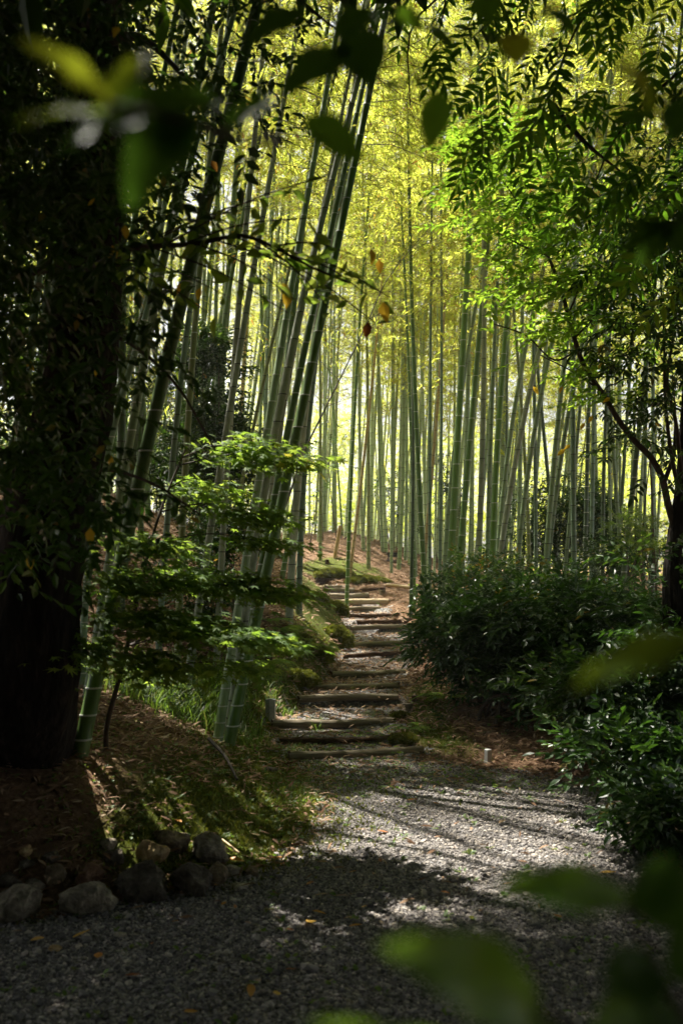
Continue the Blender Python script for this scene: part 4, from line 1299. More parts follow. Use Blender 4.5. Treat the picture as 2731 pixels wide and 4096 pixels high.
# dry bamboo leaves
LT_V = np.array([[0, 0, .02], [-.09, .4, .10], [.09, .4, .06], [-.05, .75, .12], [.06, .75, .08], [0, 1, 0.02]])
LT_F = np.array([[0, 2, 1], [1, 2, 4], [1, 4, 3], [3, 4, 5]])
x1, y1 = region_points(90000, 4.4, 13, 1.1); x2, y2 = region_points(90000, 11, 31, 1.3)
x = np.concatenate([x1, x2]); y = np.concatenate([y1, y2])
onp = (x > x_left(y) + .05) & (x < x_right(y) - .05) & (y < 23)
ms = moss_field(x, y)
keep = rng.random(len(x)) < np.where(onp, np.where(y < 7.6, .010 + .11 * sstep(6.7, 7.3, y), np.interp(y, [8, 13, 17, 22], [.22, .30, .60, .8])), np.clip(1 - ms * .85, .1, 1) * np.where((x > x_left(y)) & (y < 8.5) & (x > x_right(y)), .5, 1))
near_bank = (y < 6.0) & (x < x_left(y))
keep &= ~(near_bank & (rng.random(len(x)) < .55))
x, y = x[keep], y[keep]; n = len(x)
mb = MB()
D = rand_dirs(n, 0, .22)
dist = np.hypot(x, y)
scatter(mb, LT_V, LT_F, np.stack([x, y, ground_z(x, y) + rng.uniform(.0, .025, n)], -1), frames(D, np.array([0, 0, 1.0]) + rng.normal(0, .4, (n, 3))), rng.uniform(.045, .12, n) * np.interp(dist, [5, 15], [.75, 1.15]), rng.beta(2, 1.8, n))
tag(mb.build('leaf_litter', M_LITTER), kind='stuff')
print('litter', n)

# moss fuzz on the bank and low weeds in the gravel
x, y = region_points(260000, 4.2, 14, 1.1)
f_ = moss_field(x, y)
keep = rng.random(len(x)) < f_ ** 1.5 * .9
x, y = x[keep], y[keep]; n = len(x)
mb = MB()
scatter(mb, *blade_tpl(.4, .1), np.stack([x, y, ground_z(x, y) - .002], -1), frames(norm(rng.normal(0, .5, (n, 3)) + [0, 0, 1]), rng.normal(size=(n, 3))), rng.uniform(.012, .035, n), rng.beta(2, 2, n))
tag(mb.build('moss', M_MOSSB), kind='stuff')
print('moss', n)

# grass on the shaded bank
gx, gy, gs = [], [], []
for px, py, sx, sy, m, ln in [(570, 2790, 130, 70, 900, .20), (700, 2800, 170, 90, 1500, .24), (850, 2790, 80, 90, 700, .24), (980, 2860, 60, 60, 250, .16), (1000, 2960, 60, 60, 300, .12), (1190, 3010, 60, 40, 200, .08),
                              (1150, 3180, 120, 60, 420, .06), (1230, 3150, 70, 50, 260, .055), (980, 3250, 140, 70, 260, .06), (1030, 2700, 80, 60, 400, .16), (1120, 2800, 60, 60, 300, .12), (1500, 2850, 60, 20, 60, .08), (1440, 2750, 60, 10, 60, .1), (1250, 2900, 40, 20, 60, .1)]:
    c = hit(px, py); d = float(proj(c)[2])
    gx.append(c[0] + rng.normal(0, sx * .6 / FPX * d, m)); gy.append(c[1] + rng.normal(0, sy * 1.6 / FPX * d, m)); gs.append(rng.uniform(.4, 1.15, m) * ln)
x = np.concatenate(gx); y = np.concatenate(gy); s_ = np.concatenate(gs); n = len(x)
GB_V = np.array([[-.02, 0, 0], [.02, 0, 0], [-.018, .4, .0], [.018, .4, 0], [-.012, .75, -.12], [.012, .75, -.12], [0, 1, -.36]])
GB_F = np.array([[0, 1, 3], [0, 3, 2], [2, 3, 5], [2, 5, 4], [4, 5, 6]])
az = rng.uniform(0, 6.28, n)
D = norm(np.column_stack([np.cos(az) * .5, np.sin(az) * .5, rng.uniform(.6, 1.4, n)]))
N_ = np.column_stack([-np.cos(az), -np.sin(az), np.full(n, .6)])
mb = MB(); scatter(mb, GB_V, GB_F, np.stack([x, y, ground_z(x, y)], -1), frames(D, N_), s_, rng.beta(2, 2.5, n))
tag(mb.build('grass', M_GRASS), kind='stuff')
# small weeds (rosettes) in the gravel and on the bank
x, y = region_points(11000, 3.4, 9.0, 1.0)
w_ = .55 * np.where((x > x_left(y)) & (x < x_right(y)), .08 + .9 * sstep(6.5, 7.2, y) + .25 * np.exp(-((x - x_left(y)) / .25) ** 2), np.where(x < x_left(y), .6, .25))
keep = rng.random(len(x)) < w_
x, y = x[keep], y[keep]
mb = MB()
for _ in range(6):
    n = len(x)
    D = rand_dirs(n, .55, .3)
    scatter(mb, *leaf_tpl(.6, .05, .2), np.stack([x + rng.normal(0, .012, n), y + rng.normal(0, .012, n), ground_z(x, y) + .004], -1), frames(D, np.tile([0, 0, 1.], (n, 1))), rng.uniform(.012, .038, n), rng.beta(2, 2, n))
tag(mb.build('weeds', M_GRASS), kind='stuff')
# sunlit broad-leaved ground plants at the grass patch
mb = MB()
c = hit(520, 2745); n = 420
pos = np.column_stack([c[0] + rng.normal(0, .22, n), c[1] + rng.normal(0, .35, n)]); pos = np.column_stack([pos, ground_z(pos[:, 0], pos[:, 1]) + rng.uniform(.02, .16, n)])
scatter(mb, *leaf_tpl(.5, .08, .15), pos, frames(rand_dirs(n, .1, .3), np.tile([0, 0, 1.], (n, 1)) + rng.normal(0, .3, (n, 3))), rng.uniform(.03, .07, n), rng.beta(2, 2, n))
tag(mb.build('undergrowth', M_MAPLE), kind='stuff')

# ------------------------------------------------------------------ fallen leaves one can count
def fallen(label, px, py, length, col_, group=None, w=.42, name='fallen_leaf', seed=0):
    r = np.random.default_rng(seed + 300)
    p = hit(px, py); d = float(proj(p)[2])
    L = length / FPX * d * 1.3
    n = 9
    t = np.linspace(0, 1, n)
    wid = w * np.sin(np.clip(t, .0, 1) ** .8 * math.pi) ** .8 * .5
    V = []
    cu = r.uniform(.1, .35)
    for sgn in (-1, 0, 1):
        V.append(np.column_stack([sgn * wid, t - .5, .06 + abs(sgn) * wid * cu * 1.6 + .12 * (t - .5) ** 2 * r.uniform(0, 2)]))
    V = np.concatenate(V) * L
    F = []
    for s_ in range(2):
        for q_ in range(n - 1):
            F.append([s_ * n + q_, (s_ + 1) * n + q_, (s_ + 1) * n + q_ + 1, s_ * n + q_ + 1])
    mb = MB(); mb.add(V, F, 0, {'yellow': .95, 'orange': .6, 'red': .15, 'tan': .9}[col_] + r.uniform(-.05, .05))
    o = mb.build(name, M_LITTER if col_ == 'tan' else M_FALL)
    o.location = (p[0], p[1], float(ground_z(p[0], p[1])) + .012)
    o.rotation_euler = (r.normal(0, .15), r.normal(0, .15), r.uniform(0, 6.28))
    return o, tag(o, label, 'fallen leaf', group)


FG = 'fallen leaves scattered over the gravel'
for k, (px, py, L, c_, label, g_) in enumerate([
        (1276, 3667, 46, 'orange', 'round orange fallen leaf in the middle of the gravel', FG), (1237, 3711, 92, 'yellow', 'long bright yellow fallen leaf below the round orange one', FG),
        (152, 3776, 52, 'yellow', 'yellow fallen leaf below the broad grey boulder', FG), (327, 3754, 60, 'yellow', 'narrow amber fallen leaf near the white pebble', FG),
        (393, 3843, 62, 'orange', 'orange-brown curled leaf in front of the white pebble', FG), (1002, 3985, 64, 'orange', 'orange fallen leaf near the bottom of the gravel', FG),
        (1106, 3994, 58, 'yellow', 'golden fallen leaf next to the orange one low on the gravel', FG), (762, 4068, 50, 'orange', 'orange fallen leaf at the very bottom of the picture', FG),
        (1423, 3720, 44, 'orange', 'small orange leaf just beside the large blurred leaf', FG), (1649, 3210, 34, 'red', 'dark red-brown leaf on the sunlit gravel', FG),
        (2433, 3506, 48, 'yellow', 'thin yellow leaf on the gravel by the hedge', FG), (1019, 3354, 56, 'tan', 'pale tan leaf on the mossy slope', FG),
        (714, 3297, 40, 'orange', 'orange leaf caught above the brown angular stone', FG), (949, 3456, 52, 'orange', 'orange leaf beside the whitish stone', FG),
        (1106, 3448, 44, 'orange', 'rust coloured leaf at the foot of the mossy slope', FG), (531, 3920, 48, 'red', 'maroon curled leaf alone on the dark gravel', FG),
        (2010, 3300, 40, 'tan', 'dark stick-like leaf in the sun patch', FG)]):
    fallen(label, px, py, L, c_, g_, seed=k)
small = 'small rust brown leaf lying on the gravel among others like it'
for k, (px, py) in enumerate([(608, 3790), (895, 3628), (940, 3640), (990, 3706), (1158, 3734), (850, 3550), (1130, 3468), (1032, 3938), (1165, 3895), (1458, 3640), (1520, 3454), (70, 3740), (1530, 3340), (1745, 3225), (1780, 3585), (2130, 3570), (2230, 3680), (700, 3700), (360, 3610), (1330, 3420), (1240, 3550), (1410, 3500)]):
    fallen(small, px, py, float(rng.uniform(24, 42)), ['red', 'orange', 'red', 'tan'][k % 4], 'small brown leaves on the gravel', seed=40 + k)

# ------------------------------------------------------------------ shrubs
def shrub(name, label, centre, rx, ry, rz, n, leaf, mat, tpls=SPRIGS, cat='shrub', stems=5, group=None, holes=.25, spiky=0.0, seed=0, lumps=7, ground=True, stem_r=.018):
    """uneven mass of leafy sprigs over several stems; centre in world space"""
    r = np.random.default_rng(seed + 40)
    c = np.asarray(centre, float)
    gz = float(smooth_z(c[0], c[1])) if ground else c[2] - rz
    base = np.array([c[0], c[1], gz])
    root = thing(name, label, cat, base, group)
    # lumps: sub-balls that make the outline uneven
    lc = norm(r.normal(size=(lumps, 3))) * r.uniform(.35, .75, (lumps, 1)); lr = r.uniform(.38, .62, lumps)
    which = r.integers(0, lumps, n)
    dirs = norm(r.normal(size=(n, 3)) + [0, 0, .25])
    q = lc[which] + dirs * lr[which, None] * (r.random((n, 1)) ** .35)
    pos = c + q * [rx, ry, rz]
    # gaps
    f = np.sin(pos[:, 0] * 5.1 / max(rx, .3) * .5 + 3) * np.sin(pos[:, 1] * 4.3 + 1) * np.sin(pos[:, 2] * 6.7 / max(rz, .3) * .5 + 2)
    keep = (f > -holes) & (pos[:, 2] > smooth_z(pos[:, 0], pos[:, 1]) + .02)
    keep &= ~sun_gap(pos, .1, [0, 3, 4, 5])
    pos, dd = pos[keep], dirs[keep]
    D = norm(dd * [1, 1, .5] + r.normal(0, .45, (len(pos), 3)) + [0, 0, .1])
    mb = MB()
    sprigs(mb, pos, D, leaf / .42, 0, tpls)
    if spiky:
        m = int(spiky)
        a = r.uniform(0, 6.28, m)
        p0 = c + np.column_stack([np.cos(a) * rx * .8 * r.random(m), np.sin(a) * ry * .8 * r.random(m), rz * r.uniform(.55, 1.15, m)])
        for s_ in range(3):
            sprigs(mb, p0 + [0, 0, s_ * leaf * 1.1] + r.normal(0, .02, (m, 3)), norm(np.column_stack([r.normal(0, .6, m), r.normal(0, .6, m), np.full(m, .8)])), leaf / .42 * .9, 0, tpls, rnd=np.clip(r.normal(.75, .15, m), 0, 1))
    keepo = mb.build('foliage', mat, root)
    keepo.location = tuple(-base)
    for k in range(stems):
        e = c + lc[k % lumps] * [rx, ry, rz] * .8
        b0 = np.array([c[0] + r.normal(0, rx * .22), c[1] + r.normal(0, ry * .22), gz - .05])
        m1 = b0 + (e - b0) * .45 + [r.normal(0, .05), r.normal(0, .05), .12]
        mb = MB(); tube(mb, spline([b0, m1, e], 12) - base, np.linspace(stem_r, stem_r * .3, 12), 7)
        mb.build('stem', M_SHOOT, root)
    return root


def at(px, py, d):
    return P(px, py, d)


HG = 'camellia shrubs of the hedge'
shrub('camellia_bush', 'rounded glossy camellia bush reaching over the edge of the steps', at(1935, 2610, 9.5), .70, .6, 0.58, 900, 0.085, M_CAM, SPRIGS, stems=7, group=HG, seed=1, stem_r=.016)
shrub('camellia_bush', 'broad dark camellia bush with shining leaf tops in the middle of the hedge', at(2330, 2570, 8.7), .85, .6, .60, 1150, 0.088, M_CAM, SPRIGS, stems=6, group=HG, seed=2)
shrub('camellia_bush', 'tall dark camellia bush closing the hedge at the picture border', at(2690, 2620, 7.6), .75, .6, .75, 1000, 0.085, M_CAM, SPRIGS, stems=5, group=HG, seed=3)
shrub('camellia_bush', 'lower shaded camellia bush hanging over the gravel beneath the broad one', at(2420, 2860, 7.4), .75, .45, .50, 760, 0.08, M_DARK, SPRIGS, stems=6, group=HG, seed=4)
shrub('camellia_bush', 'thin leggy camellia bush with bare stems above the brown litter at the path side', at(1980, 2830, 8.8), .66, .45, .36, 520, .08, M_DARK, SPRIGS, stems=7, group=HG, seed=26)
shrub('leafy_bush', 'bush with pale green leaf sprays pointing over the gravel', at(2560, 3020, 6.3), .55, .4, .28, 330, 0.085, M_CAM, SPRIGS_FLAT, stems=4, seed=5)
shrub('leafy_bush', 'low leafy bush at the picture border beside the sunlit gravel', at(2690, 3260, 5.4), .38, .35, .36, 380, 0.07, M_CAM, SPRIGS, stems=4, seed=6)
shrub('camellia_bush', 'camellia bush with fresh upright shoots in front of the leaning grey bamboos', at(1960, 2390, 13.5), .95, .7, 0.36, 520, 0.08, M_CAM, SPRIGS, stems=5, group=HG, spiky=34, seed=7)
shrub('camellia_bush', 'narrow dark bush filling the gap between steps hedge and green bamboos', at(1850, 2470, 11.5), .55, .5, .42, 420, 0.075, M_DARK, SPRIGS, stems=4, group=HG, spiky=12, seed=8)
shrub('camellia_bush', 'far camellia bush with bright tips behind the broad hedge bush', at(2330, 2420, 11.5), 1.0, .6, 0.38, 800, 0.08, M_CAM, SPRIGS, stems=4, group=HG, seed=9)
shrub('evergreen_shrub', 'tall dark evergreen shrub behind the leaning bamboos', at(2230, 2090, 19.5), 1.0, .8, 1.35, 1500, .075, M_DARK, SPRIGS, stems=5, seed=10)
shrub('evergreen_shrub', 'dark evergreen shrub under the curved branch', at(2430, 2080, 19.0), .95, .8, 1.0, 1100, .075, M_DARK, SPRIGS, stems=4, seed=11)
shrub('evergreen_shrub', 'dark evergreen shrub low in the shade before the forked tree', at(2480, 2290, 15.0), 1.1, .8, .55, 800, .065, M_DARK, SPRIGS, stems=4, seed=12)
shrub('clipped_shrub', 'light green fine-leaved shrub in flat clouds near the forked tree', at(2520, 2130, 13.0), .62, .5, .24, 520, .032, M_FINE, SPRIGS_FLAT, stems=4, seed=13, holes=.1)
shrub('clipped_shrub', 'flat pale green fine-leaved branch layer just below the cloud one', at(2600, 2200, 12.0), .45, .4, .10, 240, .032, M_FINE, SPRIGS_FLAT, stems=3, seed=14, holes=.1)
shrub('clipped_shrub', 'fine-leaved green layer seen behind the curved branch', at(2560, 1780, 13.5), .55, .4, .22, 300, .034, M_FINE, SPRIGS_FLAT, stems=3, seed=15, holes=.1)
shrub('glossy_shrub', 'tall glossy dark shrub behind the olive brown bamboo', at(840, 1560, 13.5), .55, .5, .85, 900, .085, M_DARK, SPRIGS, stems=4, seed=16)
shrub('glossy_shrub', 'glossy shrub with drooping leaves below the tall one', at(830, 1850, 13.0), .65, .5, .70, 800, .08, M_DARK, SPRIGS, stems=4, seed=17)
shrub('glossy_shrub', 'small dark shrub hanging its leaves behind the leaning clump', at(950, 2130, 11.0), .42, .35, .42, 380, .075, M_DARK, SPRIGS_LONG, stems=3, seed=18)
shrub('glossy_shrub', 'low glossy shrub in the shade behind the maple', at(800, 2330, 10.0), .50, .4, .45, 460, .06, M_DARK, SPRIGS, stems=3, seed=19)
shrub('young_evergreen', 'open young evergreen on the crest with leaves in tiers', at(1335, 1820, 28.0), 1.0, .8, 1.6, 520, .10, M_DARK, SPRIGS_FLAT, stems=2, seed=20, lumps=9)
shrub('young_evergreen', 'open dark evergreen behind the brightest pale bamboos', at(1520, 1990, 29.0), 1.0, .8, 1.0, 520, .10, M_DARK, SPRIGS_FLAT, stems=2, seed=21)
shrub('young_evergreen', 'dark evergreen low behind the curved green bamboo', at(1700, 2010, 28.0), 1.3, .8, 1.2, 900, .10, M_DARK, SPRIGS, stems=3, seed=22)
shrub('young_evergreen', 'small evergreen at the crest behind the blue-grey bamboo', at(1255, 2000, 27.0), .7, .6, .9, 420, .10, M_DARK, SPRIGS, stems=2, seed=23)
shrub('fern_bush', 'little dark plant on the crest beside the cut stake', at(1375, 2150, 27.5), .22, .2, .16, 60, .08, M_DARK, SPRIGS_LONG, stems=2, seed=24)
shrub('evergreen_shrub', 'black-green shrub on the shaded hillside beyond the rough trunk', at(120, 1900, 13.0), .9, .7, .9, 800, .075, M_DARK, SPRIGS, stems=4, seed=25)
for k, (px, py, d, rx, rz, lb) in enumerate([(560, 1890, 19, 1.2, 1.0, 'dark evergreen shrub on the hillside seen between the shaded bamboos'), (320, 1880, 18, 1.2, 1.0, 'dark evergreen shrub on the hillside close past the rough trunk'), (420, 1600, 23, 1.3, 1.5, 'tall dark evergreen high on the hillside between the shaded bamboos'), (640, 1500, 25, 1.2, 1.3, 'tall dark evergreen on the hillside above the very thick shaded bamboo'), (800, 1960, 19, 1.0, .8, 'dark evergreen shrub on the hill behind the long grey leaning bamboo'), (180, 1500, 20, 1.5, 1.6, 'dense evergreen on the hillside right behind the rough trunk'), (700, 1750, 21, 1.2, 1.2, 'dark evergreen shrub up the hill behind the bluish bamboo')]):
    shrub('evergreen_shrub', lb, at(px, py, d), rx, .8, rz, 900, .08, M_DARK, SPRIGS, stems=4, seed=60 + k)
# bright sunlit growth beyond the grove
for k, (px, py, d, rx, rz) in enumerate([(1100, 2020, 44, 3.2, 2.6), (1400, 2060, 47, 3.4, 2.8), (1640, 2060, 46, 3.2, 2.6), (1900, 2080, 44, 3.2, 2.8), (2170, 2090, 45, 3.2, 2.6), (2450, 2080, 42, 3.2, 2.8), (700, 1820, 42, 3.4, 3.0), (420, 1800, 40, 3.4, 3.2), (930, 1900, 43, 3.0, 3.0), (150, 1800, 40, 3.4, 3.4), (2700, 2080, 40, 3.2, 3.0), (1250, 1800, 52, 3.4, 2.2), (1780, 1820, 52, 3.4, 2.2), (2050, 1850, 52, 3.4, 2.2), (2320, 1850, 52, 3.4, 2.4), (2600, 1820, 50, 3.4, 2.4)]):
    shrub('sunlit_bush', 'yellow-green sunlit bush out in the open beyond the grove', at(px, py, d), rx, 1.6, rz, 1700, .15, M_BLEAF, SPRIGS_LONG, stems=2, group='sunlit bushes beyond the grove', seed=30 + k, stem_r=.04)


# ferns on the bank
def fern(label, px, py, n, L, seed):
    r = np.random.default_rng(seed + 60)
    p = hit(px, py)
    root = thing('fern', label, 'fern', p, 'ferns on the mossy bank')
    for k in range(n):
        a = 6.28 * k / n + r.normal(0, .3)
        l = L * r.uniform(.7, 1.1)
        t = np.linspace(0, 1, 9)
        spine = np.column_stack([np.cos(a) * l * t, np.sin(a) * l * t, l * (.75 * t - .8 * t ** 2)])
        mb = MB(); tube(mb, spine, np.linspace(.003, .001, 9), 3, 0, .3, False)
        tt = np.repeat(np.linspace(.12, .98, 13), 2); sd = np.tile([-1, 1], 13)
        pos = np.column_stack([np.interp(tt, t, spine[:, c_]) for c_ in range(3)])
        D = np.column_stack([np.cos(a) * .5 - sd * np.sin(a), np.sin(a) * .5 + sd * np.cos(a), np.full(26, -.12)])
        scatter(mb, *leaf_tpl(.28, .05, .1), pos, frames(norm(D), np.tile([0, 0, 1.], (26, 1))), l * .30 * np.sin((1 - tt) * 2.2 + .5), r.beta(2, 2, 26))
        mb.build('frond', M_MAPLE, root)


fern('fern with long fronds at the foot of the stout grey bamboo', 1140, 2530, 7, .42, 1)
fern('smaller fern to the outside of the stout grey bamboo', 1080, 2490, 6, .34, 2)
fern('fern growing on the face of the mossy bank', 1195, 2600, 6, .36, 3)
fern('fern half hidden under the pale maple spray', 1080, 2660, 6, .32, 4)
fern('fern by the far end of the third log', 1640, 2920, 5, .26, 5)
fern('yellowish fern behind the lying bamboo pole', 1680, 2350, 5, .45, 6)
fern('fern in the shade under the hedge', 1780, 2800, 6, .34, 7)

# ------------------------------------------------------------------ big rough-barked tree at the side
def trunk_mesh(mb, pts, rad, n=60, sides=28, rough=.06, seed=0):
    r = np.random.default_rng(seed)
    sp = spline(pts, n)
    t = np.linspace(0, 1, n)
    rr = np.interp(t, np.linspace(0, 1, len(rad)), rad)
    T = norm(np.gradient(sp, axis=0))
    A = norm(np.cross(T, [0.1, .9, .1])); B = np.cross(T, A)
    a = np.arange(sides) / sides * 6.2832
    k = rr[:, None] * (1 + rough * (np.sin(a * 5 + t[:, None] * 5)[:] + .6 * np.sin(a * 9 - t[:, None] * 7 + 2)) + r.normal(0, rough * .35, (n, sides)))
    V = sp[:, None] + k[..., None] * (np.cos(a)[None, :, None] * A[:, None] + np.sin(a)[None, :, None] * B[:, None])
    i = np.arange(n - 1)[:, None] * sides; j = np.arange(sides)[None]; kk = (j + 1) % sides
    mb.add(V.reshape(-1, 3), np.stack([i + j, i + kk, i + sides + kk, i + sides + j], -1).reshape(-1, 4))
    return sp


def clear_of_frame(p, reach):
    """True where leaves reaching that many metres stay outside the picture"""
    px, py, d = proj(p)
    m = reach / np.maximum(d, .3) * FPX
    return (d < -reach) | ((d > .4) & ((px < -m) | (px > 2731 + m) | (py < -m) | (py > 4096 + m)))


def outside_frame(p, m=60):
    px, py, d = proj(p)
    return (d < .4) | (px < -m) | (px > 2731 + m) | (py < -m) | (py > 4096 + m)


tb = hit(95, 2960)
tp = [np.array([tb[0] - .06, tb[1], float(smooth_z(tb[0], tb[1])) - .15]), P(110, 2700, 5.2), P(130, 2400, 5.2), P(200, 2000, 5.2), P(305, 1600, 5.2), P(348, 1260, 5.2), P(375, 600, 5.2), P(350, 0, 5.2), P(330, -700, 5.1), P(360, -1500, 5.0)]
root = thing('broadleaf_tree', 'big dark rough-barked tree on the bank with small hanging leaves', 'tree', tp[0])
b0 = tp[0]
mb = MB(); trunk_mesh(mb, np.array(tp) - b0, [.34, .27, .235, .20, .165, .15, .14, .13, .11, .09], 90, 30, .05, 1)
mb.build('trunk', M_BARK, root)
# limbs
LIMBS = [
    [P(300, 1120, 5.1), P(430, 1040, 4.3), P(600, 985, 3.9), P(780, 975, 3.8), P(1000, 945, 3.75), P(1090, 985, 3.75), P(1250, 1070, 3.7), P(1400, 1130, 3.7)],
    [P(320, 1050, 5.2), P(130, 1090, 4.6), P(-150, 1150, 4.2)],
    [P(360, 200, 5.2), P(560, 150, 4.8), P(760, 330, 4.6), P(930, 520, 4.5)],
    [P(350, -100, 5.1), P(120, -300, 4.4), P(-500, -500, 3.2)],
    [P(345, 100, 5.1), P(700, -100, 4.4), P(1100, -60, 4.2), P(1350, 120, 4.1)],
    [P(330, -600, 5.1), P(800, -1100, 3.8), P(1500, -1500, 3.0)],
    [P(330, 1300, 5.2), P(560, 1400, 4.8), P(720, 1560, 4.6), P(860, 1800, 4.5)],
    [P(180, 2000, 5.2), P(420, 1880, 4.8), P(640, 1950, 4.6), P(800, 2060, 4.5)],
]
for k, l in enumerate(LIMBS):
    mb = MB(); tube(mb, spline(l, 30) - b0, np.linspace([.022, .03, .03, .05, .035, .06, .014, .014][k], .004, 30), 8)
    mb.build('limb', M_LIMB, root)
# leafy twigs inside the picture: dense high up, thinning downwards and towards the light
n = 9500
px = rng.uniform(-150, 1400, n); py = rng.uniform(-150, 2350, n); d = rng.uniform(3.3, 6.6, n)
dens = np.clip(1.15 - np.maximum(px - 260, 0) / np.interp(py, [0, 500, 800, 1000], [1050, 850, 640, 560]), .0, 1) * np.interp(py, [0, 900, 1300, 1900, 2350], [1.0, .95, .75, .55, .2])
dens = np.where((px > 430) & (py > 850), dens * .45, dens)
dens = np.where((px > 620) & (py > 1250), dens * .6, dens)
keep = rng.random(n) < dens * np.interp(px, [0, 420, 700], [.75, .62, .42])
pos = P(px[keep], py[keep], d[keep])
clump = np.sin(pos[:, 0] * 5 + 1) * np.sin(pos[:, 2] * 4.2) + np.sin(pos[:, 1] * 5.1 + pos[:, 0] * 3)
pos = pos[(clump > -.85)]
pos = pos[~sun_gap(pos, .18)]
mb = MB()
D = norm(rand_dirs(len(pos), -.35, .4) + np.array([.25, 0, -.1]))
sprigs(mb, pos - b0, D, .155, 0, SPRIGS)
# far side of the crown, deeper in the wood, thickened to shade the bank
n = 1500
px = rng.uniform(-250, 640, n); py = rng.uniform(-200, 1500, n); d = rng.uniform(6.8, 10.5, n)
keep = rng.random(n) < np.clip((640 - px) / 420, 0, 1) * np.interp(py, [0, 900, 1500], [1, .85, .35])
pos = P(px[keep], py[keep], d[keep]); pos = pos[~sun_gap(pos, .2)]
sprigs(mb, pos - b0, rand_dirs(len(pos), -.3, .4), .26, 0, SPRIGS)
# denser crown out of view, added above and beside to shade this side
n = 19000
pos = np.column_stack([rng.uniform(-6.5, 1.0, n), rng.uniform(-3.5, 12, n), rng.uniform(2.6, 11.5, n)])
pos = pos[clear_of_frame(pos, .42) & (pos[:, 2] > smooth_z(pos[:, 0], pos[:, 1]) + 1.6)]
pos = pos[~sun_gap(pos, .28)]
pos = pos[np.linalg.norm(pos - CAM, axis=1) > 1.5]
sprigs(mb, pos - b0, rand_dirs(len(pos), -.2, .4), .40, 0, SPRIGS)
print('tree leaves', len(pos))
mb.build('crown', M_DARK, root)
# the long twig across the picture with its bigger leaves
pts = spline(LIMBS[0], 60)
tw = []
for a_, b_ in [(20, (700, 1180)), (26, (900, 1180)), (30, (1010, 830)), (36, (1150, 1250)), (40, (1250, 870)), (44, (1330, 1180)), (48, (1330, 1250)), (34, (1180, 760)), (42, (1180, 1200)), (52, (1470, 1180)), (50, (1560, 1190)), (46, (1500, 1290)), (24, (830, 1250)), (18, (620, 1180)), (38, (1300, 700)), (50, (1420, 1020))]:
    tw.append(spline([pts[a_], (pts[a_] * .5 + P(*b_, 3.75 + rng.normal(0, .12)) * .5) + [0, 0, .03], P(*b_, 3.75 + rng.normal(0, .15))], 10))
mb = MB(); pp = []
for t_ in tw:
    tube(mb, t_ - b0, np.linspace(.0045, .002, 10), 5, 1)
    for q_ in np.linspace(.1, 1, 8):
        i = int(q_ * 9); pp.append(t_[i] + rng.normal(0, .012, 3))
for i in range(12, 60, 2):
    pp.append(pts[i] + rng.normal(0, .015, 3))
pp = np.array(pp)
tv, tf = leaf_tpl(.46, .10, .15)
scatter(mb, tv, tf, pp - b0, frames(norm(rand_dirs(len(pp), -.45, .45)), rand_dirs(len(pp), .8, .4)), rng.uniform(.06, .095, len(pp)), rng.beta(2, 2, len(pp)))
mb.build('foliage', [M_MAPLE, M_LIMB], root)
# yellowed leaves still hanging in it
for k, (px_, py_, L, d_) in enumerate([(1150, 1160, 80, 3.8), (1130, 1130, 60, 3.8), (1530, 1205, 85, 3.7), (1483, 990, 70, 3.7), (1515, 1035, 60, 3.7), (950, 925, 45, 3.9), (800, 1150, 50, 4.0), (450, 980, 80, 3.6), (375, 1330, 50, 4.6), (393, 1468, 40, 4.4), (435, 1815, 60, 3.9), (362, 2110, 70, 3.6), (845, 640, 50, 4.4), (475, 105, 60, 3.4), (500, 900, 60, 3.5), (380, 790, 60, 3.6), (110, 1440, 50, 4.0), (120, 2220, 60, 4.0), (2000 - 1270, 1130, 50, 4.2), (1475, 1285, 70, 3.7)]):
    mb = MB()
    r_ = .15 if k == 19 else rng.uniform(.3, .8)
    c_ = P(px_, py_, d_)
    scatter(mb, *leaf_tpl(.55, .12, .25), np.array([[0, 0, 0.]]), frames(np.array([[rng.normal(0, .35), rng.normal(0, .3), -1.0]]), np.array([[rng.normal(0, .4), -1, .2]])), np.array([L / FPX * d_]), np.array([r_]))
    o = mb.build('yellow_leaf', M_FALL if k in (12, 8, 19) else M_YELLOW, root)
    o.location = tuple(c_ - b0)

# ------------------------------------------------------------------ Japanese maple on the bank
mbase = hit(425, 2990)
root = thing('maple_tree', 'small Japanese maple with flat layers of bright green star leaves', 'tree', mbase)
tr = [mbase - [0, 0, .05], P(434, 2873, 5.6), P(490, 2669, 5.6), P(515, 2560, 5.7), P(560, 2350, 5.8), P(640, 2050, 6.0), P(740, 1800, 6.2)]
mb = MB(); tube(mb, spline(tr, 40) - mbase, np.linspace(.016, .006, 40), 8); mb.build('trunk', M_LIMB, root)
LAYERS = [  # centre px, half width px, half height px, depth, leaves
    (1000, 1810, 270, 80, 6.1, 330), (1180, 1850, 130, 28, 6.0, 60), (1010, 2060, 200, 50, 6.0, 210), (1050, 2170, 200, 40, 5.9, 90), (850, 2330, 400, 70, 5.8, 420), (1080, 2370, 150, 45, 5.8, 130),
    (600, 2180, 220, 60, 5.7, 190), (500, 2330, 180, 60, 5.5, 170), (870, 2530, 330, 55, 5.5, 400), (1030, 2560, 190, 34, 5.2, 280), (620, 2480, 260, 70, 5.4, 260), (640, 2660, 280, 90, 5.4, 240), (980, 2670, 110, 45, 5.6, 60), (360, 2600, 150, 90, 5.2, 90), (820, 1960, 200, 60, 6.2, 140),
]
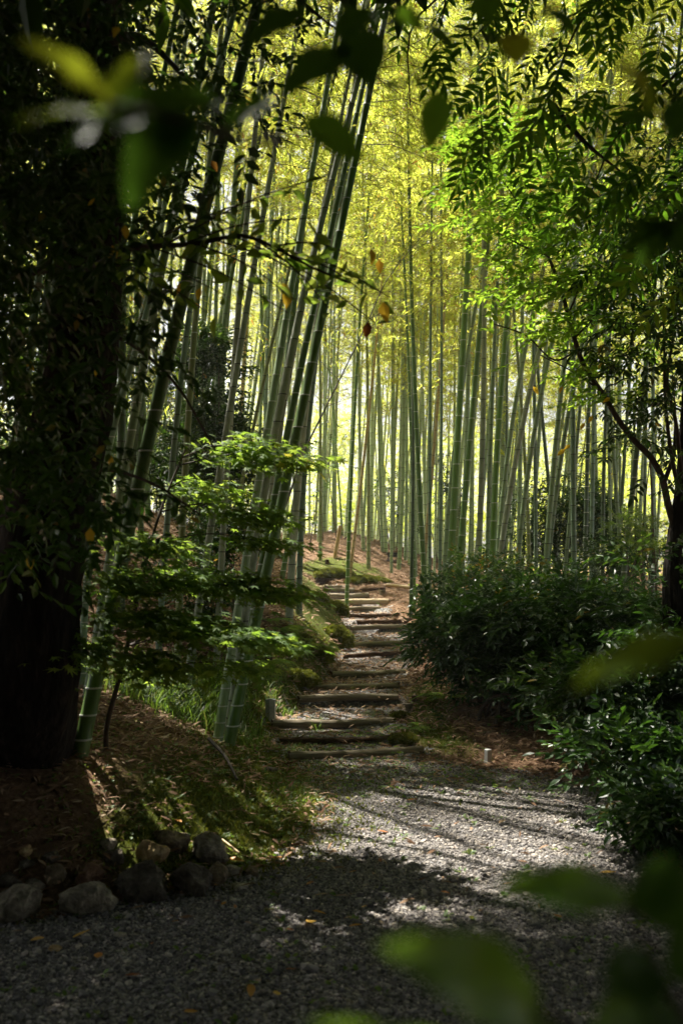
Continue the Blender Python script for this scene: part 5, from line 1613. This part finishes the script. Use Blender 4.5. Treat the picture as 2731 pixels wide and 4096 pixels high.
for k, (px_, py_, hx, hy, d_, m) in enumerate(LAYERS):
    m = int(m * 2.1)
    c_ = P(px_, py_, d_)
    rx = hx / FPX * d_; ry = .30
    u = rng.normal(0, .45, (m, 2))
    # a layer is a gently drooping fan
    pos = c_ + np.column_stack([u[:, 0] * rx, u[:, 1] * ry, -.10 * u[:, 0] * rx + rng.normal(0, hy * .42 / FPX * d_, m)])
    pos = pos[~((pos[:, 2] > GAPS[6][0][2] + .14) & sun_gap(pos, -.16, [6]))]; m = len(pos)
    if m < 8:
        continue
    mb = MB()
    az = rng.normal(-.2, .9, m)
    D = np.column_stack([np.cos(az), np.sin(az), rng.normal(-.28, .2, m)])
    scatter(mb, *MAPLE_T, pos - mbase, frames(norm(D), np.array([0, 0, 1.]) + rng.normal(0, .22, (m, 3))), rng.uniform(.058, .095, m), np.clip(rng.beta(2, 2.4, m) + (.35 if k == 1 else 0), 0, 1))
    src = spline(tr, 40)[int(np.clip(np.interp(-py_, [-2990, -1800], [3, 39]), 0, 39))]
    tube(mb, spline([src, (src + c_) / 2 + [0, 0, .06], c_, c_ + [rx * .6, 0, -.05]], 16) - mbase, np.linspace(.006, .0015, 16), 5, 1)
    for q_ in range(14):
        j = rng.integers(0, m)
        tube(mb, np.array([c_ + [(pos[j, 0] - c_[0]) * .3, 0, 0], pos[j]]) - mbase, [.002, .001], 3, 1, .5, False)
    mb.build('foliage', [M_MAPLE, M_LIMB], root)

# ------------------------------------------------------------------ forked tree with the long curved branch
fb = np.array([2.83, 8.0, float(smooth_z(2.83, 8.0))])
root = thing('forked_tree', 'dark forked tree at the picture border with one long curved branch', 'tree', fb)
mb = MB()
trunk_mesh(mb, np.array([fb - [0, 0, .1], P(2700, 2250, 8.0), P(2715, 2080, 8.0), P(2728, 1960, 8.0), P(2735, 1750, 8.0), P(2745, 1450, 8.0)]) - fb, [.25, .15, .10, .065, .04, .02], 50, 24, .05, 3)
mb.build('trunk', M_BARK, root)
CUR = [P(2700, 2120, 8.0), P(2665, 1990, 8.0), P(2652, 1925, 8.0), P(2610, 1840, 8.0), P(2530, 1755, 8.0), P(2480, 1690, 8.0), P(2420, 1590, 8.0), P(2330, 1450, 8.0), P(2290, 1330, 8.0), P(2250, 1180, 8.1), P(2190, 1020, 8.2), P(2110, 870, 8.3), P(2010, 720, 8.4)]
mb = MB(); tube(mb, spline(CUR, 70) - fb, np.interp(np.linspace(0, 1, 70), [0, .2, .55, 1], [.030, .024, .018, .006]), 12); mb.build('curved_branch', M_LIMB, root)
STEMS = [[P(2655, 1930, 8.0), P(2690, 1830, 8.0), P(2700, 1700, 8.0), P(2690, 1500, 8.0)], [P(2725, 2000, 8.0), P(2690, 1850, 7.9), P(2660, 1600, 7.9), P(2655, 1350, 7.9), P(2640, 1100, 7.9)], [P(2730, 1960, 8.0), P(2715, 1800, 7.9), P(2695, 1650, 7.9), P(2670, 1560, 7.9), P(2700, 1300, 7.8), P(2720, 900, 7.8)],
         [P(2735, 1960, 8), P(2760, 1600, 8), P(2745, 1100, 8), P(2800, 500, 8)], [P(2310, 1400, 8.0), P(2230, 1440, 8.0), P(2100, 1340, 8.0), P(1960, 1290, 8.0)], [P(2270, 1260, 8.05), P(2330, 1130, 8.1), P(2420, 1000, 8.1)], [P(2190, 1020, 8.2), P(2130, 1000, 8.2), P(1990, 930, 8.2)], [P(2410, 1570, 8), P(2330, 1510, 8), P(2160, 1420, 8)], [P(2300, 1350, 8.0), P(2400, 1230, 8.0), P(2420, 1130, 8.0)]]
for k, l in enumerate(STEMS):
    mb = MB(); tube(mb, spline(l, 24) - fb, np.linspace(.020 if k < 4 else .009, .004, 24), 8); mb.build('limb', M_LIMB, root)
# bright leaves in flat layers along the curved branch
n = 3200
px_ = rng.uniform(1750, 2731, n); py_ = rng.uniform(430, 1620, n); d_ = rng.uniform(7.2, 9.3, n)
line = np.interp(py_, [430, 720, 870, 1020, 1330, 1690], [1900, 2010, 2110, 2190, 2290, 2480])
dens = np.exp(-((px_ - line - 60) / 260) ** 2) * np.interp(py_, [430, 600, 1100, 1350, 1620], [.5, 1, 1, .55, .25])
lay = .5 + .5 * np.sin(py_ / 27 + px_ / 140)
keep = rng.random(n) < dens * np.clip(lay * 1.3, .15, 1)
pos = P(px_[keep], py_[keep], d_[keep]); pos = pos[~sun_gap(pos, .15, range(4))]
mb = MB()
D = norm(np.column_stack([rng.normal(-.5, .6, len(pos)), rng.normal(-.2, .7, len(pos)), rng.normal(-.12, .18, len(pos))]))
sprigs(mb, pos - fb, D, .20, 0, SPRIGS_FLAT)
mb.build('crown', M_ELM, root)
# leaves of the upright stems, their shade put into a darker colour
n = 1600
px_ = rng.uniform(2280, 2860, n); py_ = rng.uniform(500, 1950, n); d_ = rng.uniform(6.4, 8.6, n)
dens = np.clip((px_ - 2290) / 240, 0, 1) * np.interp(py_, [500, 1000, 1350, 1650, 1950], [.8, 1, .6, .22, .05])
pos = P(px_, py_, d_)[rng.random(n) < dens]
pos = pos[~sun_gap(pos, .2)]
mb = MB(); sprigs(mb, pos - fb, norm(rand_dirs(len(pos), -.3, .4)), .22, 0, SPRIGS_LONG)
mb.build('shaded_crown', M_DARK, root)
for k, (px_, py_, L, d_) in enumerate([(2260, 1795, 70, 7.6), (2280, 1780, 60, 7.6), (2340, 1690, 60, 7.3), (2370, 1660, 60, 7.3), (2440, 1590, 60, 7.0), (2620, 1690, 40, 7), (2590, 1710, 40, 7), (2420, 1450, 60, 7.5), (2130, 1545, 70, 7.2), (2250, 1545, 60, 7.2)]):
    mb = MB()
    scatter(mb, *leaf_tpl(.45, .12, .25), np.array([[0, 0, 0.]]), frames(np.array([[rng.normal(-.5, .5), rng.normal(0, .3), -.6]]), np.array([[rng.normal(0, .4), -1, .4]])), np.array([L * .6 / FPX * d_]), np.array([rng.uniform(.2, .8)]))
    o = mb.build('yellow_leaf', M_YELLOW, root); o.location = tuple(P(px_, py_, d_) - fb)

# ------------------------------------------------------------------ tree with feathered leaves overhanging from above
wb = np.array([3.6, 4.6, float(smooth_z(3.6, 4.6))])
root = thing('feather_leaved_tree', 'overhanging tree with dark feathered leaves against the light', 'tree', wb)
mb = MB(); trunk_mesh(mb, np.array([wb - [0, 0, .1], wb + [.05, .05, 2], wb + [-.1, .1, 4], wb + [-.3, .2, 6.5]]) - wb, [.22, .17, .14, .08], 40, 20, .05, 5); mb.build('trunk', M_BARK, root)
WL = [[wb + [-.08, .1, 3.2], P(2600, -200, 5.6), P(2300, 120, 5.9), P(2210, 420, 6.0), P(2230, 640, 6.0)], [wb + [-.1, .1, 3.9], P(2500, -300, 5.6), P(2000, -150, 5.8), P(1650, 100, 6.0), P(1640, 420, 6.0)],
      [wb + [-.05, .05, 2.6], P(2700, 300, 5.0), P(2480, 520, 5.2), P(2350, 800, 5.4)], [wb + [-.1, .1, 4.3], P(2300, -500, 4.5), P(1900, -350, 4.6), P(1750, 150, 5.0)], [P(2210, 420, 6.0), P(2330, 560, 5.9), P(2500, 700, 5.8)], [wb + [-.2, .1, 4.6], wb + [-1.5, -1.5, 5.2], wb + [-2.4, -3.0, 5.2]]]
for l in WL:
    mb = MB(); tube(mb, spline(l, 30) - wb, np.linspace(.022, .004, 30), 7); mb.build('limb', M_LIMB, root)
n = 900
px_ = rng.uniform(1450, 2800, n); py_ = rng.uniform(-120, 1100, n); d_ = rng.uniform(4.6, 7.4, n)
edge = np.interp(py_, [-120, 150, 400, 560, 700, 900, 1100], [1450, 1560, 1720, 1800, 2150, 2330, 2480])
dens = np.clip((px_ - edge) / 300, 0, 1) * .42 + .05 * (px_ > edge - 60)
keep = rng.random(n) < dens
pos = P(px_[keep], py_[keep], d_[keep])
cl = np.sin(pos[:, 0] * 4.1 + 2) * np.sin(pos[:, 2] * 4.7) + np.sin(pos[:, 1] * 3.3)
pos = pos[cl > -1.0]; pos = pos[~sun_gap(pos, .3)]
m = len(pos); R = frames(norm(np.column_stack([rng.normal(-.35, .5, m), rng.normal(-.1, .5, m), rng.normal(-.75, .3, m)])), norm(np.column_stack([rng.normal(0, .5, m), -np.ones(m), rng.normal(.5, .5, m)])))
mb = MB(); pick = rng.integers(0, 3, m); rnd = rng.beta(1.6, 2.2, m); sz = rng.uniform(.26, .40, m)
for k in range(3):
    s_ = pick == k; scatter(mb, *PINN[k], pos[s_] - wb, R[s_], sz[s_], rnd[s_])
# unseen crown above the picture, added to shade the path and hedge
n = 21000
pos = np.column_stack([rng.uniform(-1.2, 7, n), rng.uniform(-3.5, 14.5, n), rng.uniform(3.2, 13, n)])
pos = pos[clear_of_frame(pos, .6)]; pos = pos[~sun_gap(pos, .36)]
m = len(pos)
scatter(mb, *PINN[0], pos - wb, frames(rand_dirs(m, -.3, .3), np.tile([0, 0, 1.], (m, 1)) + rng.normal(0, .4, (m, 3))), rng.uniform(.5, .7, m), rng.beta(2, 2, m))
mb.build('crown', M_PINN, root)

# unseen evergreens added behind the viewer's place to block light from there
for k, (x_, y_) in enumerate([(-2.6, -4.2), (.4, -5.0), (3.4, -4.0), (5.2, .5), (-5.0, .8)]):
    b_ = np.array([x_, y_, float(smooth_z(x_, y_))])
    root = thing('shade_evergreen', 'unseen tall evergreen added around the viewing place for its shade', 'tree', b_, 'evergreens added for shade around the viewing place')
    mb = MB(); trunk_mesh(mb, np.array([[0, 0, -.1], [.05, 0, 2], [0, .1, 4], [.1, 0, 7]]), [.22, .18, .13, .06], 30, 16, .05, k); mb.build('trunk', M_BARK, root)
    n = 3000
    pos = np.column_stack([rng.normal(0, 1.0, n), rng.normal(0, .8, n), rng.uniform(.3, 7.5, n)])
    w_ = pos + b_
    kk = clear_of_frame(w_, .6) & (np.linalg.norm(w_ - CAM, axis=1) > 1.3) & ~sun_gap(w_, .3)
    pos = pos[kk]
    mb = MB(); sprigs(mb, pos, rand_dirs(len(pos), -.2, .4), .55, 0, SPRIGS); mb.build('crown', M_DARK, root)

# ------------------------------------------------------------------ leafy twigs close to the viewer (out of focus)
def big_leaf(root, a, b_, width, mat, rnd, bend=.12, face=None, wave=.02):
    """leaf from stalk point a to tip b_ (world), width in metres"""
    a = np.asarray(a); b_ = np.asarray(b_)
    L = np.linalg.norm(b_ - a); D = (b_ - a) / L
    Nn = norm(np.asarray(face) - np.dot(face, D) * D); X = np.cross(D, Nn)
    n = 15
    t = np.linspace(0, 1, n)
    wd = width * .5 * (np.sin(np.clip(t * 1.02, 0, 1) ** .82 * math.pi)) ** .85
    V = []
    for s_ in (-1, -.5, 0, .5, 1):
        V.append(a + t[:, None] * (b_ - a) + (s_ * wd)[:, None] * X + ((abs(s_) * wd * .28 + bend * L * (t - t ** 2) + wave * L * np.sin(t * 14 + s_ * 2) * abs(s_)))[:, None] * Nn)
    V = np.concatenate(V)
    F = [[s_ * n + q_, (s_ + 1) * n + q_, (s_ + 1) * n + q_ + 1, s_ * n + q_ + 1] for s_ in range(4) for q_ in range(n - 1)]
    mb = MB(); mb.add(V - np.array(root.location), F, 0, rnd); return mb.build('leaf', mat, root)


S_ = 2731 / 1568.0


def near_twig(label, twig_pts, leaves, d0, mat):
    pts = [P(x_ * S_, y_ * S_, d_) for x_, y_, d_ in twig_pts]
    root = thing('near_twig', label, 'leafy twig', pts[0])
    mb = MB(); tube(mb, spline(pts, 24) - pts[0], np.linspace(.0035, .0016, 24), 6); mb.build('stalk', M_LIMB, root)
    for (xa, ya, xb, yb, w, da, db, rnd, face) in leaves:
        d_ = (da + db) / 2
        big_leaf(root, P(xa * S_, ya * S_, da), P(xb * S_, yb * S_, db), w * 1.3 * S_ / FPX * d_, mat, rnd, face=np.array(face, float) * .45 + np.array([0, -.75, .25]))


UPF = (0, -.35, 1)
CAMF = (0, -1, .25)
near_twig('blurred twig high up with olive leaves in front of the rough-barked tree', [(640, 330, .75), (500, 300, .66), (380, 265, .62), (250, 235, .6)],
          [(255, 232, 42, 88, 62, .6, .55, .9, CAMF), (265, 255, 35, 282, 30, .6, .52, .8, UPF), (215, 260, 545, 235, 95, .6, .68, .2, CAMF), (360, 275, 150, 330, 60, .62, .55, .15, UPF), (440, 255, 290, 480, 120, .64, .6, .15, CAMF), (380, 270, 420, 390, 85, .64, .62, .2, CAMF), (520, 300, 640, 215, 55, .7, .72, .2, UPF), (250, 235, 340, 120, 50, .6, .62, .85, CAMF)], .6, M_NEAR)
near_twig('blurred twig hanging into the top middle with broad dark leaves', [(930, -40, 1.1), (890, 60, 1.05), (830, 150, 1.0), (770, 230, 1.0)],
          [(800, 110, 640, 225, 75, 1.0, .95, .15, CAMF), (810, 60, 850, 205, 95, 1.0, 1.0, .1, CAMF), (700, 268, 836, 378, 70, 1.0, 1.0, .45, CAMF), (860, 205, 1000, 190, 28, 1.0, 1.05, .5, UPF), (860, 20, 760, 90, 60, 1.05, 1.0, .15, CAMF), (700, 20, 560, 110, 60, 1.0, .95, .1, CAMF), (1010, 208, 985, 345, 56, 1.15, 1.15, .55, CAMF), (905, 20, 975, 75, 40, 1.1, 1.1, .6, CAMF)], 1.0, M_NEAR)
near_twig('blurred sprig at the top with one yellowish leaf and one shining leaf', [(1330, -60, 1.0), (1240, 30, 1.0), (1180, 80, 1.0), (1040, 60, 1.05)],
          [(1180, 70, 1185, 155, 62, 1.0, 1.0, .95, CAMF), (975, 55, 1050, 125, 36, 1.05, 1.0, .3, UPF), (1100, -20, 1130, 60, 60, .95, .95, .4, CAMF), (1250, 20, 1330, 90, 50, 1.0, 1.0, .1, UPF)], 1.0, M_NEAR)
near_twig('blurred twig reaching in from the upper border with a lit leaf pair', [(1640, 160, .9), (1560, 215, .85), (1500, 235, .85)],
          [(1500, 232, 1418, 145, 44, .85, .82, .95, CAMF), (1480, 258, 1505, 205, 26, .85, .85, .8, CAMF), (1560, 225, 1545, 330, 70, .85, .85, .1, CAMF), (1500, 262, 1400, 290, 45, .85, .85, .2, UPF)], .9, M_NEAR)
near_twig('blurred dark twig on the border above the forked tree', [(1660, 470, 1.0), (1580, 500, .95), (1500, 510, .95)],
          [(1530, 505, 1405, 530, 32, .95, .92, .15, UPF), (1520, 515, 1415, 590, 40, .95, .92, .2, UPF), (1540, 505, 1460, 610, 45, .95, .95, .1, CAMF), (1560, 500, 1490, 455, 40, .95, .9, .1, UPF), (1560, 505, 1555, 590, 70, .95, .95, .05, CAMF)], .95, M_NEAR)
near_twig('large blurred leaf lying across the hedge at the border', [(1700, 1440, .6), (1620, 1455, .58), (1560, 1470, .56)],
          [(1600, 1462, 1305, 1580, 70, .56, .5, .75, UPF), (1620, 1430, 1700, 1560, 70, .58, .6, .4, CAMF)], .56, M_NEAR)
near_twig('blurred dark leaves rising from the lower corner over the gravel', [(1620, 2420, .62), (1540, 2280, .58), (1480, 2160, .55), (1430, 2070, .52)],
          [(1440, 2060, 1125, 2045, 88, .52, .46, .55, UPF), (1480, 2120, 1640, 2010, 90, .55, .58, .15, CAMF), (1500, 2200, 1380, 2330, 110, .55, .5, .1, UPF), (1540, 2250, 1640, 2130, 110, .58, .6, .1, CAMF), (1450, 2100, 1560, 1960, 80, .54, .56, .1, CAMF), (1560, 2330, 1430, 2420, 120, .58, .54, .1, UPF)], .52, M_NEAR)
near_twig('big blurred shining leaf low over the gravel', [(1420, 2460, .5), (1330, 2390, .48), (1230, 2320, .46)],
          [(1240, 2320, 868, 2165, 150, .47, .42, .5, (0.15, -.55, 1)), (1320, 2390, 1130, 2380, 60, .48, .44, .25, UPF), (1150, 2470, 700, 2345, 60, .47, .42, .5, UPF), (1350, 2400, 1480, 2320, 100, .48, .5, .1, CAMF)], .47, M_SHINE)

# ------------------------------------------------------------------ the humid air of the grove
HAZE = 0.0014
if HAZE:
    m = bpy.data.materials.new('humid_air'); m.use_nodes = True
    N = m.node_tree.nodes; N.remove(N['Principled BSDF'])
    pv = N.new('ShaderNodeVolumePrincipled')
    pv.inputs['Color'].default_value = (.93, .95, .88, 1)
    pv.inputs['Density'].default_value = HAZE
    pv.inputs['Anisotropy'].default_value = .35
    m.node_tree.links.new(pv.outputs[0], N['Material Output'].inputs['Volume'])
    mb = MB()
    V = np.array([[x_, y_, z_] for z_ in (-4.0, 21.0) for x_, y_ in ((-160, -70), (160, -70), (160, 220), (-160, 220))])
    mb.add(V, [[3, 2, 1, 0], [4, 5, 6, 7]] + [[k, (k + 1) % 4, (k + 1) % 4 + 4, k + 4] for k in range(4)], 0, .5, False)
    tag(mb.build('haze', m), kind='stuff')
print('objects', len(bpy.data.objects))
